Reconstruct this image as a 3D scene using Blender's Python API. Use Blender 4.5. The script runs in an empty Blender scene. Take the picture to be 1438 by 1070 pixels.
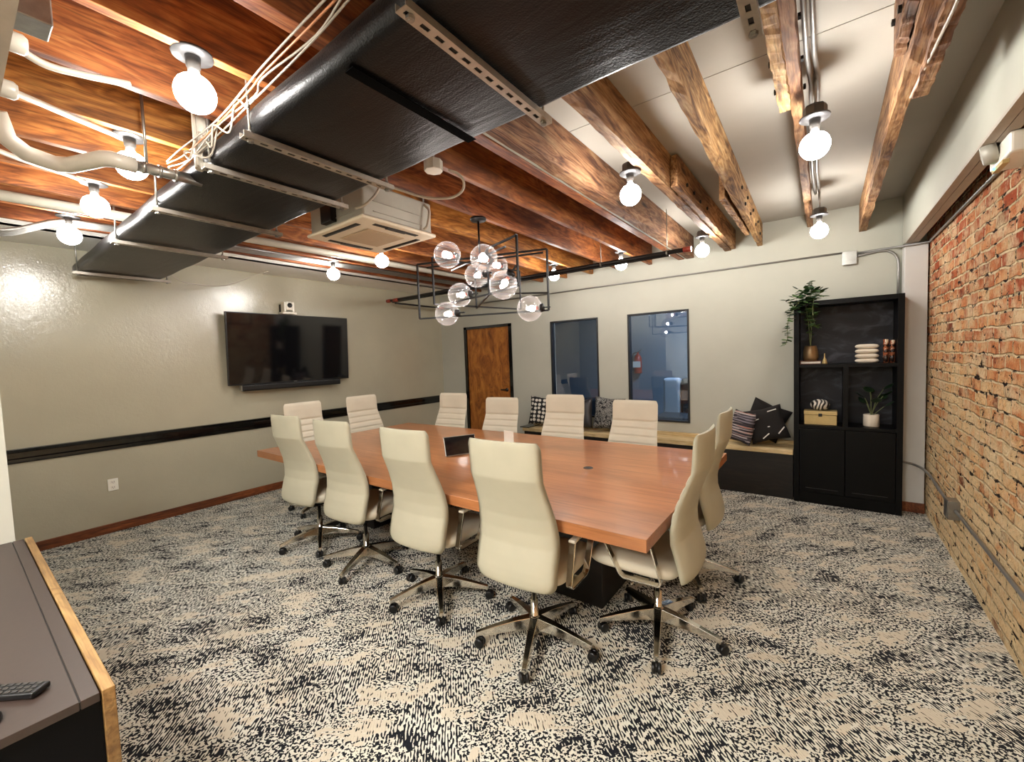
import bpy, bmesh, math, random
from mathutils import Vector, Matrix, Quaternion
random.seed(7)
SC = bpy.context.scene
COL = SC.collection
PI = math.pi
R = math.radians

# ------------------------------------------------------------------ helpers
def tag(o, label=None, cat=None, group=None, kind=None):
    if label: o['label'] = label
    if cat: o['category'] = cat
    if group: o['group'] = group
    if kind: o['kind'] = kind
    return o

def empty(name, loc=(0, 0, 0), rz=0.0):
    o = bpy.data.objects.new(name, None)
    COL.objects.link(o)
    o.location = loc
    o.rotation_euler = (0, 0, rz)
    o.empty_display_size = 0.1
    return o

def copy_tree(o, parent=None):
    c = o.copy()
    COL.objects.link(c)
    c.parent = parent
    for ch in list(o.children):
        copy_tree(ch, c)
    return c

class MB:
    """collects shapes, builds ONE mesh object"""
    def __init__(s):
        s.bm = bmesh.new()
    def _new(s, before):
        return [v for v in s.bm.verts if v not in before]
    def box(s, x0, x1, y0, y1, z0, z1, m=0):
        vs = [s.bm.verts.new(p) for p in ((x0, y0, z0), (x1, y0, z0), (x1, y1, z0), (x0, y1, z0),
                                          (x0, y0, z1), (x1, y0, z1), (x1, y1, z1), (x0, y1, z1))]
        for f in ((0, 3, 2, 1), (4, 5, 6, 7), (0, 1, 5, 4), (1, 2, 6, 5), (2, 3, 7, 6), (3, 0, 4, 7)):
            fc = s.bm.faces.new([vs[i] for i in f]); fc.material_index = m
        return s
    def obox(s, c, ax, ay, az, hx, hy, hz, m=0):
        c, ax, ay, az = Vector(c), Vector(ax), Vector(ay), Vector(az)
        vs = []
        for k in (-1, 1):
            for i, j in ((-1, -1), (1, -1), (1, 1), (-1, 1)):
                vs.append(s.bm.verts.new(c + ax * hx * i + ay * hy * j + az * hz * k))
        for f in ((0, 3, 2, 1), (4, 5, 6, 7), (0, 1, 5, 4), (1, 2, 6, 5), (2, 3, 7, 6), (3, 0, 4, 7)):
            fc = s.bm.faces.new([vs[i] for i in f]); fc.material_index = m
        return s
    def bar(s, a, b, w, h=None, up=(0, 0, 1), m=0):
        a, b = Vector(a), Vector(b); h = h or w
        d = (b - a); L = d.length; d.normalize()
        u = Vector(up)
        if abs(d.dot(u)) > .98: u = Vector((1, 0, 0)) if abs(d.x) < .9 else Vector((0, 1, 0))
        sd = d.cross(u).normalized(); u = sd.cross(d).normalized()
        return s.obox((a + b) / 2, d, sd, u, L / 2, w / 2, h / 2, m)
    def tube(s, pts, r, n=8, m=0, cap=True, closed=False):
        pts = [Vector(p) for p in pts]
        rs = r if isinstance(r, (list, tuple)) else [r] * len(pts)
        N = len(pts); rings = []; prev = None
        for i, p in enumerate(pts):
            if closed: t = (pts[(i + 1) % N] - pts[(i - 1) % N]).normalized()
            elif i == 0: t = (pts[1] - p).normalized()
            elif i == N - 1: t = (p - pts[i - 1]).normalized()
            else: t = ((pts[i + 1] - p).normalized() + (p - pts[i - 1]).normalized()).normalized()
            if prev is None:
                u = Vector((0, 0, 1)) if abs(t.z) < .9 else Vector((1, 0, 0))
                u = (u - t * u.dot(t)).normalized()
            else:
                u = (prev - t * prev.dot(t)).normalized()
            prev = u; w = t.cross(u)
            rings.append([s.bm.verts.new(p + (u * math.cos(a) + w * math.sin(a)) * rs[i])
                          for a in [2 * PI * k / n for k in range(n)]])
        M_ = N if closed else N - 1
        for i in range(M_):
            A, B = rings[i], rings[(i + 1) % N]
            for k in range(n):
                f = s.bm.faces.new((A[k], A[(k + 1) % n], B[(k + 1) % n], B[k])); f.material_index = m; f.smooth = True
        if cap and not closed:
            f = s.bm.faces.new(rings[0][::-1]); f.material_index = m
            f = s.bm.faces.new(rings[-1]); f.material_index = m
        return s
    def lathe(s, prof, c=(0, 0, 0), n=24, m=0, ax=None, smooth=True):
        """prof: (r, z) list, around +Z (or axis ax) at c"""
        q = Vector((0, 0, 1)).rotation_difference(Vector(ax)) if ax else Quaternion()
        c = Vector(c); rings = []
        for r, z in prof:
            if r < 1e-6: rings.append([s.bm.verts.new(c + q @ Vector((0, 0, z)))])
            else: rings.append([s.bm.verts.new(c + q @ Vector((r * math.cos(a), r * math.sin(a), z)))
                                for a in [2 * PI * k / n for k in range(n)]])
        for A, B in zip(rings, rings[1:]):
            for k in range(n):
                k2 = (k + 1) % n
                if len(A) == 1 and len(B) == 1: continue
                if len(A) == 1: f = s.bm.faces.new((A[0], B[k2], B[k]))
                elif len(B) == 1: f = s.bm.faces.new((A[k], A[k2], B[0]))
                else: f = s.bm.faces.new((A[k], A[k2], B[k2], B[k]))
                f.material_index = m; f.smooth = smooth
        return s
    def sphere(s, c, r, n=24, m=0, sc=(1, 1, 1)):
        prof = [(r * math.sin(t), -r * math.cos(t)) for t in [PI * k / (n // 2) for k in range(n // 2 + 1)]]
        pre = set(s.bm.verts)
        s.lathe(prof, (0, 0, 0), n, m)
        for v in s.bm.verts:
            if v not in pre: v.co = Vector((v.co.x * sc[0], v.co.y * sc[1], v.co.z * sc[2])) + Vector(c)
        return s
    def grid(s, fn, nu, nv, m=0, closed_u=False, smooth=True):
        V = [[s.bm.verts.new(fn(i / nu, j / nv)) for i in range(nu + (0 if closed_u else 1))] for j in range(nv + 1)]
        L = nu if closed_u else nu
        for j in range(nv):
            for i in range(L):
                i2 = (i + 1) % len(V[0])
                f = s.bm.faces.new((V[j][i], V[j][i2], V[j + 1][i2], V[j + 1][i])); f.material_index = m; f.smooth = smooth
        return V
    def build(s, name, mat, parent=None, bevel=0, seg=2, smooth=False, loc=None, fix=True):
        if fix: bmesh.ops.recalc_face_normals(s.bm, faces=s.bm.faces)
        me = bpy.data.meshes.new(name); s.bm.to_mesh(me); s.bm.free()
        mats = mat if isinstance(mat, (list, tuple)) else [mat]
        for mm in mats: me.materials.append(mm)
        if smooth:
            for p in me.polygons: p.use_smooth = True
        o = bpy.data.objects.new(name, me); COL.objects.link(o)
        if parent: o.parent = parent
        if loc: o.location = loc
        if bevel:
            b = o.modifiers.new('b', 'BEVEL'); b.width = bevel; b.segments = seg; b.limit_method = 'ANGLE'; b.angle_limit = R(40)
            b.harden_normals = False
        return o

def struct(name, mb, mat, **k):
    return tag(mb.build(name, mat, **k), kind='structure')

def smoothpath(pts, n=6):
    """Catmull-Rom through pts"""
    P = [Vector(p) for p in pts]; P = [P[0] * 2 - P[1]] + P + [P[-1] * 2 - P[-2]]
    out = []
    for i in range(1, len(P) - 2):
        for k in range(n):
            t = k / n
            out.append(.5 * ((2 * P[i]) + (P[i + 1] - P[i - 1]) * t + (2 * P[i - 1] - 5 * P[i] + 4 * P[i + 1] - P[i + 2]) * t * t
                             + (3 * P[i] - P[i - 1] - 3 * P[i + 1] + P[i + 2]) * t ** 3))
    out.append(P[-2]); return out

# ------------------------------------------------------------------ materials
class NT:
    def __init__(s, name):
        s.mat = bpy.data.materials.new(name); s.mat.use_nodes = True
        s.nt = s.mat.node_tree; s.b = s.nt.nodes['Principled BSDF']
    def n(s, t, **k):
        nd = s.nt.nodes.new(t)
        for a, b in k.items():
            if a.startswith('i_'):
                key = a[2:]; key = int(key) if key.isdigit() else key.replace('_', ' ')
                nd.inputs[key].default_value = b
            else: setattr(nd, a, b)
        return nd
    def l(s, a, b): s.nt.links.new(a, b)
    def coord(s, scale=(1, 1, 1), rot=(0, 0, 0), which='Object', rnd=False):
        tc = s.n('ShaderNodeTexCoord'); mp = s.n('ShaderNodeMapping')
        mp.inputs['Scale'].default_value = scale; mp.inputs['Rotation'].default_value = rot
        s.l(tc.outputs[which], mp.inputs['Vector'])
        if rnd:
            oi = s.n('ShaderNodeObjectInfo'); mu = s.n('ShaderNodeMath', operation='MULTIPLY'); mu.inputs[1].default_value = 37.0
            s.l(oi.outputs['Random'], mu.inputs[0]); s.l(mu.outputs[0], mp.inputs['Location'])
        return mp.outputs['Vector']
    def noise(s, vec, scale=5, detail=4, rough=.5, dist=0):
        nd = s.n('ShaderNodeTexNoise'); nd.inputs['Scale'].default_value = scale; nd.inputs['Detail'].default_value = detail
        nd.inputs['Roughness'].default_value = rough; nd.inputs['Distortion'].default_value = dist
        s.l(vec, nd.inputs['Vector']); return nd.outputs['Fac']
    def ramp(s, fac, stops, interp='LINEAR'):
        r = s.n('ShaderNodeValToRGB'); cr = r.color_ramp; cr.interpolation = interp
        while len(cr.elements) < len(stops): cr.elements.new(.5)
        for e, (p, c) in zip(cr.elements, stops):
            e.position = p; e.color = (*c, 1) if len(c) == 3 else c
        s.l(fac, r.inputs['Fac']); return r.outputs['Color']
    def mix(s, fac, a, b, mode='MIX'):
        m = s.n('ShaderNodeMix', data_type='RGBA', blend_type=mode)
        for sock, v in ((m.inputs[0], fac), (m.inputs[6], a), (m.inputs[7], b)):
            if hasattr(v, 'is_output') or isinstance(v, bpy.types.NodeSocket): s.l(v, sock)
            elif isinstance(v, (int, float)): sock.default_value = v
            else: sock.default_value = (*v, 1)
        return m.outputs[2]
    def math(s, op, a, b=0, c=None, clamp=False):
        m = s.n('ShaderNodeMath', operation=op); m.use_clamp = clamp
        for i, v in enumerate((a, b) if c is None else (a, b, c)):
            if isinstance(v, bpy.types.NodeSocket): s.l(v, m.inputs[i])
            else: m.inputs[i].default_value = v
        return m.outputs[0]
    def bump(s, h, strength=.3, dist=.01):
        b = s.n('ShaderNodeBump'); b.inputs['Strength'].default_value = strength; b.inputs['Distance'].default_value = dist
        s.l(h, b.inputs['Height']); s.l(b.outputs['Normal'], s.b.inputs['Normal']); return b
    def set(s, **k):
        for a, v in k.items():
            key = {'color': 'Base Color', 'rough': 'Roughness', 'metal': 'Metallic', 'spec': 'Specular IOR Level', 'coat': 'Coat Weight',
                   'sheen': 'Sheen Weight', 'trans': 'Transmission Weight', 'ior': 'IOR', 'emit': 'Emission Color', 'es': 'Emission Strength',
                   'coatr': 'Coat Roughness', 'alpha': 'Alpha'}[a]
            if isinstance(v, bpy.types.NodeSocket): s.l(v, s.b.inputs[key])
            elif isinstance(v, tuple): s.b.inputs[key].default_value = (*v, 1)
            else: s.b.inputs[key].default_value = v
        return s

def srgb(r, g, b):
    f = lambda c: (c / 255 / 12.92) if c / 255 <= .04045 else ((c / 255 + .055) / 1.055) ** 2.4
    return (f(r), f(g), f(b))

def plain(name, col, rough=.5, metal=0, var=.06, bump=0, scale=30, **k):
    t = NT(name); v = t.coord()
    nz = t.noise(v, scale, 5, .6)
    t.set(color=t.ramp(nz, [(.25, tuple(c * (1 - var) for c in col)), (.75, tuple(min(1, c * (1 + var)) for c in col))]),
          rough=rough, metal=metal, **k)
    if bump: t.bump(nz, bump, .002)
    return t.mat

def wood(name, c1, c2, c3, axis='Y', rough=.55, scale=1.0, bump=.25, coat=0, rnd=True, contrast=1.0):
    t = NT(name)
    ax = {'X': 0, 'Y': 1, 'Z': 2}[axis]
    def st(long, cross):
        v = [cross * scale] * 3; v[ax] = long * scale; return tuple(v)
    # growth-ring figure: bands warped by noise
    n0 = t.noise(t.coord(st(.8, 4.5), rnd=rnd), 1.4, 3, .55, .8)
    ring = t.math('FRACT', t.math('MULTIPLY', n0, 9.0))
    ring = t.math('ABSOLUTE', t.math('SUBTRACT', ring, .5))
    n1 = t.noise(t.coord(st(1.6, 11), rnd=rnd), 1.6, 7, .62, .9)
    n2 = t.noise(t.coord(st(2.0, 70), rnd=rnd), 1.5, 3, .7)
    n3 = t.noise(t.coord(st(1.1, 2.4), rnd=rnd), 1.3, 5, .65, .4)
    f = t.math('ADD', t.math('MULTIPLY', n1, .75), t.math('MULTIPLY', ring, .34 * contrast))
    col = t.ramp(f, [(.30, c1), (.46, c2), (.66, c3)])
    col = t.mix(t.ramp(n2, [(.33, (.55, .55, .55)), (.5, (0, 0, 0))]), col, tuple(c * .4 for c in c1))
    col = t.mix(t.ramp(n3, [(.44, (0, 0, 0)), (.72, (.8, .8, .8))]), col, tuple(c * .5 for c in c1))
    if rnd:
        vo = t.n('ShaderNodeTexVoronoi'); vo.inputs['Scale'].default_value = 1.0
        t.l(t.coord(st(1.3, 5.5), rnd=rnd), vo.inputs['Vector'])
        col = t.mix(t.ramp(vo.outputs['Distance'], [(.05, (.9, .9, .9)), (.13, (0, 0, 0))]), col, tuple(c * .25 for c in c1))
        oi = t.n('ShaderNodeObjectInfo')
        hs = t.n('ShaderNodeHueSaturation'); t.l(col, hs.inputs['Color'])
        t.l(t.math('MULTIPLY_ADD', oi.outputs['Random'], .5, .70), hs.inputs['Value'])
        t.l(t.math('MULTIPLY_ADD', oi.outputs['Random'], .024, .488), hs.inputs['Hue'])
        col = hs.outputs['Color']
    t.set(color=col, rough=rough, coat=coat)
    t.bump(t.math('ADD', n2, t.math('MULTIPLY', n1, .6)), bump, .004)
    return t.mat

M = {}
M['joist'] = wood('fir_joist', srgb(106, 56, 22), srgb(166, 98, 44), srgb(206, 140, 74), rough=.55)
M['oldbeam'] = wood('rough_old_beam', srgb(92, 56, 30), srgb(168, 122, 76), srgb(212, 174, 124), rough=.75, bump=.9)
M['deck'] = wood('deck_boards', srgb(90, 42, 18), srgb(130, 66, 30), srgb(160, 92, 48), axis='X', rough=.8, rnd=False)
M['table'] = wood('cherry_veneer', srgb(176, 112, 66), srgb(186, 122, 75), srgb(194, 132, 86), axis='X', rough=.30, scale=.6, bump=.02, coat=.25, rnd=False, contrast=.4)
M['door'] = None
M['benchwood'] = wood('bench_ply', srgb(196, 166, 110), srgb(216, 190, 140), srgb(232, 210, 166), axis='X', rough=.5, rnd=False, bump=.05)
M['darkpanel'] = wood('dark_stained_panel', srgb(10, 7, 6), srgb(20, 14, 11), srgb(36, 27, 21), axis='X', rough=.45, rnd=False, bump=.05)
M['basewood'] = wood('base_trim', srgb(84, 40, 16), srgb(120, 62, 28), srgb(150, 86, 44), axis='Y', rough=.45, rnd=False, bump=.3)
M['edgewood'] = wood('console_edge_wood', srgb(122, 88, 46), srgb(154, 118, 68), srgb(176, 142, 90), axis='X', rough=.45, rnd=False, bump=.08)

def mk_door():
    t = NT('burl_stained_door'); v = t.coord((3, 3, 1.2))
    n = t.noise(v, 2.2, 8, .65, 1.5); n2 = t.noise(t.coord((9, 9, 5)), 2.2, 4, .6, 2)
    c = t.ramp(n, [(.3, srgb(98, 50, 14)), (.5, srgb(158, 94, 34)), (.7, srgb(196, 130, 56))])
    c = t.mix(t.ramp(n2, [(.6, (0, 0, 0)), (.72, (1, 1, 1))]), c, srgb(62, 30, 14))
    # thin white noise of mineral streaks across the board
    t.set(color=c, rough=.4); return t.mat
M['door'] = mk_door()

def mk_carpet():
    t = NT('patterned_carpet')
    tc = t.n('ShaderNodeTexCoord')
    def mp(scale, rz=0):
        m = t.n('ShaderNodeMapping'); m.vector_type = 'TEXTURE'
        m.inputs['Scale'].default_value = tuple(1 / q for q in scale); m.inputs['Rotation'].default_value = (0, 0, rz)
        t.l(tc.outputs['Object'], m.inputs['Vector']); return m.outputs['Vector']
    # woven loops: irregular squiggles mixed with diagonal dashes
    dash = t.noise(mp((118, 38, 1), R(45)), 1.0, 0.0, .5, 0)
    squig = t.noise(mp((86, 86, 1)), 1.0, .8, .5, .5)
    sel = t.ramp(t.noise(mp((1.7, 2.6, 1)), 1.0, 2, .5), [(.47, (0, 0, 0)), (.50, (1, 1, 1))])
    wv = t.n('ShaderNodeTexWave', wave_type='BANDS', bands_direction='X')
    wv.inputs['Scale'].default_value = 26; wv.inputs['Distortion'].default_value = .8; wv.inputs['Detail'].default_value = 2; wv.inputs['Detail Scale'].default_value = 4.0
    t.l(mp((1, 1, 1), R(45)), wv.inputs['Vector'])
    dashes = t.math('MULTIPLY_ADD', t.math('SUBTRACT', wv.outputs['Fac'], .5), .22, dash)
    # abrash: feathered patches elongated along the room's width
    big = t.noise(mp((3.4, 6.8, 1), R(45)), 1.0, 2.5, .6, .3)
    big2 = t.noise(mp((1.0, 1.6, 1)), 1.3, 2, .5, 0)
    edge = t.noise(mp((14, 60, 1), R(45)), 1.0, 2, .5)
    b = t.math('ADD', big, t.math('MULTIPLY', t.math('SUBTRACT', edge, .5), .28))
    b = t.math('ADD', b, t.math('MULTIPLY', t.math('SUBTRACT', big2, .5), .15))
    shift = t.ramp(b, [(.0, (.27, .27, .27)), (.40, (.30, .30, .30)), (.41, (.49, .49, .49)), (.585, (.52, .52, .52)), (.595, (.80, .80, .80)), (1, (.86, .86, .86))])
    inpatch = t.ramp(b, [(.40, (1, 1, 1)), (.41, (0, 0, 0)), (.585, (0, 0, 0)), (.595, (1, 1, 1))])
    fine = t.mix(t.math('MULTIPLY', sel, t.math('SUBTRACT', 1.0, inpatch)), dashes, squig)
    val = t.math('ADD', fine, t.math('MULTIPLY', t.math('SUBTRACT', shift, .5), .62))
    mask = t.ramp(val, [(.476, (0, 0, 0)), (.504, (1, 1, 1))])
    tone = t.noise(mp((3, 5, 1)), 1.0, 3, .5)
    light = t.ramp(tone, [(.35, srgb(212, 211, 199)), (.65, srgb(205, 200, 184))])
    light = t.mix(t.ramp(shift, [(.6, (0, 0, 0)), (.8, (1, 1, 1))]), light, srgb(202, 192, 172))
    fib = t.noise(mp((300, 300, 1)), 1, 2, .6)
    dark = t.ramp(fib, [(.35, srgb(6, 8, 12)), (.7, srgb(26, 29, 38))])
    col = t.mix(mask, dark, light)
    t.set(color=col, rough=.95, spec=.1, sheen=.1)
    t.bump(t.math('ADD', val, t.math('MULTIPLY', fib, .4)), .5, .004)
    return t.mat
M['carpet'] = mk_carpet()

def mk_brick():
    t = NT('old_brick')
    tc = t.n('ShaderNodeTexCoord')
    sep = t.n('ShaderNodeSeparateXYZ'); t.l(tc.outputs['Object'], sep.inputs[0])
    cmb = t.n('ShaderNodeCombineXYZ'); t.l(sep.outputs['Y'], cmb.inputs[0]); t.l(sep.outputs['Z'], cmb.inputs[1])
    base = cmb.outputs[0]
    nz = t.n('ShaderNodeTexNoise'); nz.inputs['Scale'].default_value = 7; nz.inputs['Detail'].default_value = 5; t.l(base, nz.inputs['Vector'])
    vm = t.n('ShaderNodeVectorMath', operation='MULTIPLY_ADD'); vm.inputs[1].default_value = (.075, .042, 0)
    t.l(nz.outputs['Color'], vm.inputs[0]); t.l(base, vm.inputs[2])
    br = t.n('ShaderNodeTexBrick'); t.l(vm.outputs[0], br.inputs['Vector'])
    br.inputs['Scale'].default_value = 1; br.inputs['Mortar Size'].default_value = .010; br.inputs['Mortar Smooth'].default_value = .6
    br.inputs['Brick Width'].default_value = .205; br.inputs['Row Height'].default_value = .075; br.inputs['Bias'].default_value = 0
    br.inputs['Color1'].default_value = (0, 0, 0, 1); br.inputs['Color2'].default_value = (1, 1, 1, 1); br.inputs['Mortar'].default_value = (.5, .5, .5, 1)
    per = br.outputs['Color']; mort = br.outputs['Fac']
    big = t.noise(base, 1.1, 3, .6)
    sm = t.noise(base, 34, 6, .7); md = t.noise(base, 11, 5, .65, .5)
    hz = t.math('MULTIPLY_ADD', sep.outputs['Z'], .30, -.27)
    red = t.math('ADD', t.math('ADD', hz, t.math('MULTIPLY', big, .7)), t.math('MULTIPLY', t.math('SUBTRACT', md, .5), .9))
    red = t.math('ADD', red, t.math('MULTIPLY', t.math('SUBTRACT', per, .5), .35))
    brick = t.ramp(red, [(.10, srgb(238, 206, 158)), (.32, srgb(230, 184, 130)), (.56, srgb(206, 132, 82)), (.84, srgb(170, 80, 46))])
    brick = t.mix(t.ramp(sm, [(.30, (.8, .8, .8)), (.46, (0, 0, 0))]), brick, srgb(120, 62, 34))
    blot = t.noise(base, 2.6, 5, .7)
    brick = t.mix(t.ramp(t.math('ADD', t.math('MULTIPLY', per, .3), blot), [(.80, (0, 0, 0)), (.86, (.85, .85, .85))]), brick, srgb(112, 52, 32))
    mcol = t.ramp(md, [(.3, srgb(206, 176, 132)), (.55, srgb(236, 212, 170)), (.8, srgb(242, 226, 192))])
    smear = t.ramp(t.noise(base, 4.5, 6, .72, .3), [(.44, (0, 0, 0)), (.60, (.75, .75, .75))])
    mm = t.math('MAXIMUM', mort, smear)
    col = t.mix(mm, brick, mcol)
    hv = t.n('ShaderNodeMapping'); hv.inputs['Scale'].default_value = (10, 24, 1); t.l(vm.outputs[0], hv.inputs['Vector'])
    hn = t.noise(hv.outputs[0], 1.0, 4, .65, .6)
    hole = t.ramp(t.math('ADD', hn, t.math('MULTIPLY', mort, .07)), [(.615, (0, 0, 0)), (.65, (1, 1, 1))])
    col = t.mix(hole, col, srgb(40, 22, 15))
    t.set(color=col, rough=.9, spec=.2)
    h = t.math('ADD', t.math('MULTIPLY', mort, -.55), t.math('ADD', t.math('MULTIPLY', sm, .5), t.math('MULTIPLY', md, 1.1)))
    h = t.math('ADD', h, t.math('MULTIPLY', hole, -1.2))
    t.bump(h, 1.0, .03)
    return t.mat
M['brick'] = mk_brick()

def mk_wall(name, col, rough, bump, spec=.5, bscale=60, dist=.004, coat=0):
    t = NT(name); v = t.coord()
    a = t.noise(v, 1.6, 4, .6)
    t.set(color=t.ramp(a, [(.3, tuple(c * .95 for c in col)), (.7, tuple(min(1, c * 1.04) for c in col))]), rough=rough, spec=spec, coat=coat, coatr=.22)
    t.bump(t.noise(v, bscale, 5, .65), bump, dist)
    return t.mat
M['tvwall'] = mk_wall('glossy_taupe_paint', srgb(177, 171, 150), .17, .55, .8, 30, .004)
M['white'] = mk_wall('offwhite_plaster', srgb(181, 180, 167), .6, .25, .3, 25, .004)
M['ceil'] = mk_wall('ceiling_drywall', srgb(178, 173, 163), .75, .1, .2, 20, .003)
M['pilaster'] = mk_wall('white_boxed_post', srgb(208, 206, 202), .6, .05, .3)
M['brightwhite'] = mk_wall('bright_white_board', srgb(238, 235, 226), .6, .05, .3)
M['soffit_wood'] = plain('soffit_taupe_board', srgb(176, 164, 150), .6, var=.08, scale=12)
M['blackpaint'] = plain('black_gloss_paint', srgb(4, 4, 5), .14, var=.2, coat=.3)
M['blackmetal'] = plain('black_metal', srgb(22, 21, 22), .38, .3, .2)
M['blackpipe'] = plain('black_iron_pipe', srgb(26, 24, 24), .35, .4, .2)
M['frame'] = plain('black_window_frame', srgb(24, 25, 28), .4)
M['silver'] = plain('galvanized_steel', srgb(150, 148, 142), .34, .85, .2, scale=22)
M['strut'] = plain('zinc_strut', srgb(178, 170, 158), .38, .75, .15, scale=22)
M['chrome'] = plain('polished_chrome', srgb(214, 208, 198), .12, 1.0, .03)
M['conduit'] = plain('conduit_grey', srgb(150, 148, 144), .4, .6, .08)
M['pvc'] = plain('white_pvc', srgb(186, 180, 166), .35, 0, .04)
M['wire'] = plain('white_cable', srgb(176, 166, 150), .45, 0, .06)
M['copper'] = plain('orange_cable', srgb(206, 140, 96), .4, .2, .06)
M['tape'] = plain('matte_black_tape', srgb(2, 2, 2), .9, 0, .1, spec=.05)
M['redfit'] = plain('red_brown_fitting', srgb(150, 62, 46), .45, .2, .25, scale=40)
M['plastic'] = plain('black_plastic', srgb(7, 7, 8), .35, 0, .15)
M['grey_plastic'] = plain('warm_white_plastic', srgb(224, 212, 190), .45, 0, .03)
M['acbody'] = plain('ac_body_steel', srgb(170, 166, 154), .5, .25, .05, scale=8)
M['acgrille'] = plain('ac_grille', srgb(184, 164, 136), .55, 0, .04)
M['canopy'] = plain('grey_canopy', srgb(62, 60, 60), .4, .4, .1)
M['socket'] = plain('socket_grey', srgb(72, 69, 66), .4, .5, .1)
M['paper'] = plain('white_paper', srgb(232, 226, 214), .5, 0, .03)
M['outlet'] = plain('outlet_white', srgb(238, 234, 222), .35, 0, .02)
M['slot'] = plain('dark_slot', srgb(30, 28, 26), .6)
M['cabinet'] = plain('black_wood_cabinet', srgb(3, 3, 4), .42, 0, .35, scale=6, bump=.02, spec=.18)
M['cabback'] = None
M['ceramic_white'] = plain('matte_white_ceramic', srgb(226, 214, 196), .6, 0, .03)
M['console_top'] = plain('console_top_brown', srgb(56, 44, 38), .42, 0, .10, scale=60)
M['console_side'] = plain('console_black_side', srgb(3, 3, 5), .5, 0, .2, spec=.12)
M['gold'] = plain('brushed_gold', srgb(196, 172, 118), .4, .35, .08)
M['brownglaze'] = plain('copper_glaze', srgb(150, 122, 88), .3, .5, .25, scale=14)
M['leaf'] = plain('leaf_green', srgb(70, 98, 50), .4, 0, .55, scale=9)
M['leafdark'] = plain('leaf_dark', srgb(30, 52, 30), .4, 0, .4, scale=9)
M['stem'] = plain('stem_green', srgb(110, 120, 80), .5)
M['bookcloth'] = plain('brown_book_cloth', srgb(110, 66, 42), .6)
M['bluegrey'] = mk_wall('blue_grey_wall', srgb(98, 120, 134), .7, .1)
M['bluefloor'] = plain('blue_floor', srgb(70, 92, 124), .5, scale=4)
M['red'] = plain('fire_red', srgb(176, 40, 30), .35)
M['upholst'] = plain('white_upholstery', srgb(176, 184, 190), .7)
M['darkuph'] = plain('dark_upholstery', srgb(38, 42, 46), .7)

def mk_cabback():
    t = NT('chalky_black_back'); v = t.coord((1.2, 1.2, 2.6))
    n = t.noise(v, 3.0, 6, .6, 1.2)
    t.set(color=t.ramp(n, [(.3, srgb(14, 14, 19)), (.52, srgb(30, 30, 37)), (.75, srgb(78, 78, 88))]), rough=.6); return t.mat  # bluish grey sheen painted into the blotchy black
M['cabback'] = mk_cabback()

def mk_leather(name, col, var=.04):
    t = NT(name); v = t.coord()
    a = t.noise(v, 5, 3, .5)
    t.set(color=t.ramp(a, [(.3, tuple(c * (1 - var) for c in col)), (.7, tuple(min(1, c * (1 + var)) for c in col))]), rough=.48, spec=.35)
    vo = t.n('ShaderNodeTexVoronoi'); vo.inputs['Scale'].default_value = 420; t.l(v, vo.inputs['Vector'])
    t.bump(vo.outputs['Distance'], .08, .001)
    return t.mat
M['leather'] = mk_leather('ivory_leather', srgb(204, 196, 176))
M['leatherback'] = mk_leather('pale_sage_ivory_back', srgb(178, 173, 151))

def mk_duct():
    t = NT('black_duct_wrap'); v = t.coord()
    n = t.noise(t.coord((1, 6, 6)), 2.2, 6, .6, 1.0)
    w = t.n('ShaderNodeTexVoronoi'); w.inputs['Scale'].default_value = 150; t.l(v, w.inputs['Vector'])
    t.set(color=t.ramp(n, [(.3, srgb(9, 8, 9)), (.6, srgb(13, 11, 13)), (.85, srgb(26, 24, 25))]), rough=.36, spec=.28)
    t.bump(t.math('ADD', t.math('MULTIPLY', w.outputs['Distance'], .35), t.math('MULTIPLY', n, 2.0)), .28, .006)
    return t.mat
M['duct'] = mk_duct()

def mk_screen():
    t = NT('glossy_black_screen'); t.set(color=(.004, .004, .005), rough=.06, spec=.6); return t.mat
M['screen'] = mk_screen()

def mk_bulb(strength):
    t = NT('lit_frosted_bulb'); t.set(color=(.9, .88, .82), rough=.3, emit=(1.0, .975, .93), es=strength); return t.mat
BULB_E = 46.0
M['bulb'] = mk_bulb(BULB_E)
M['filament'] = mk_bulb(45.0)

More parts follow.
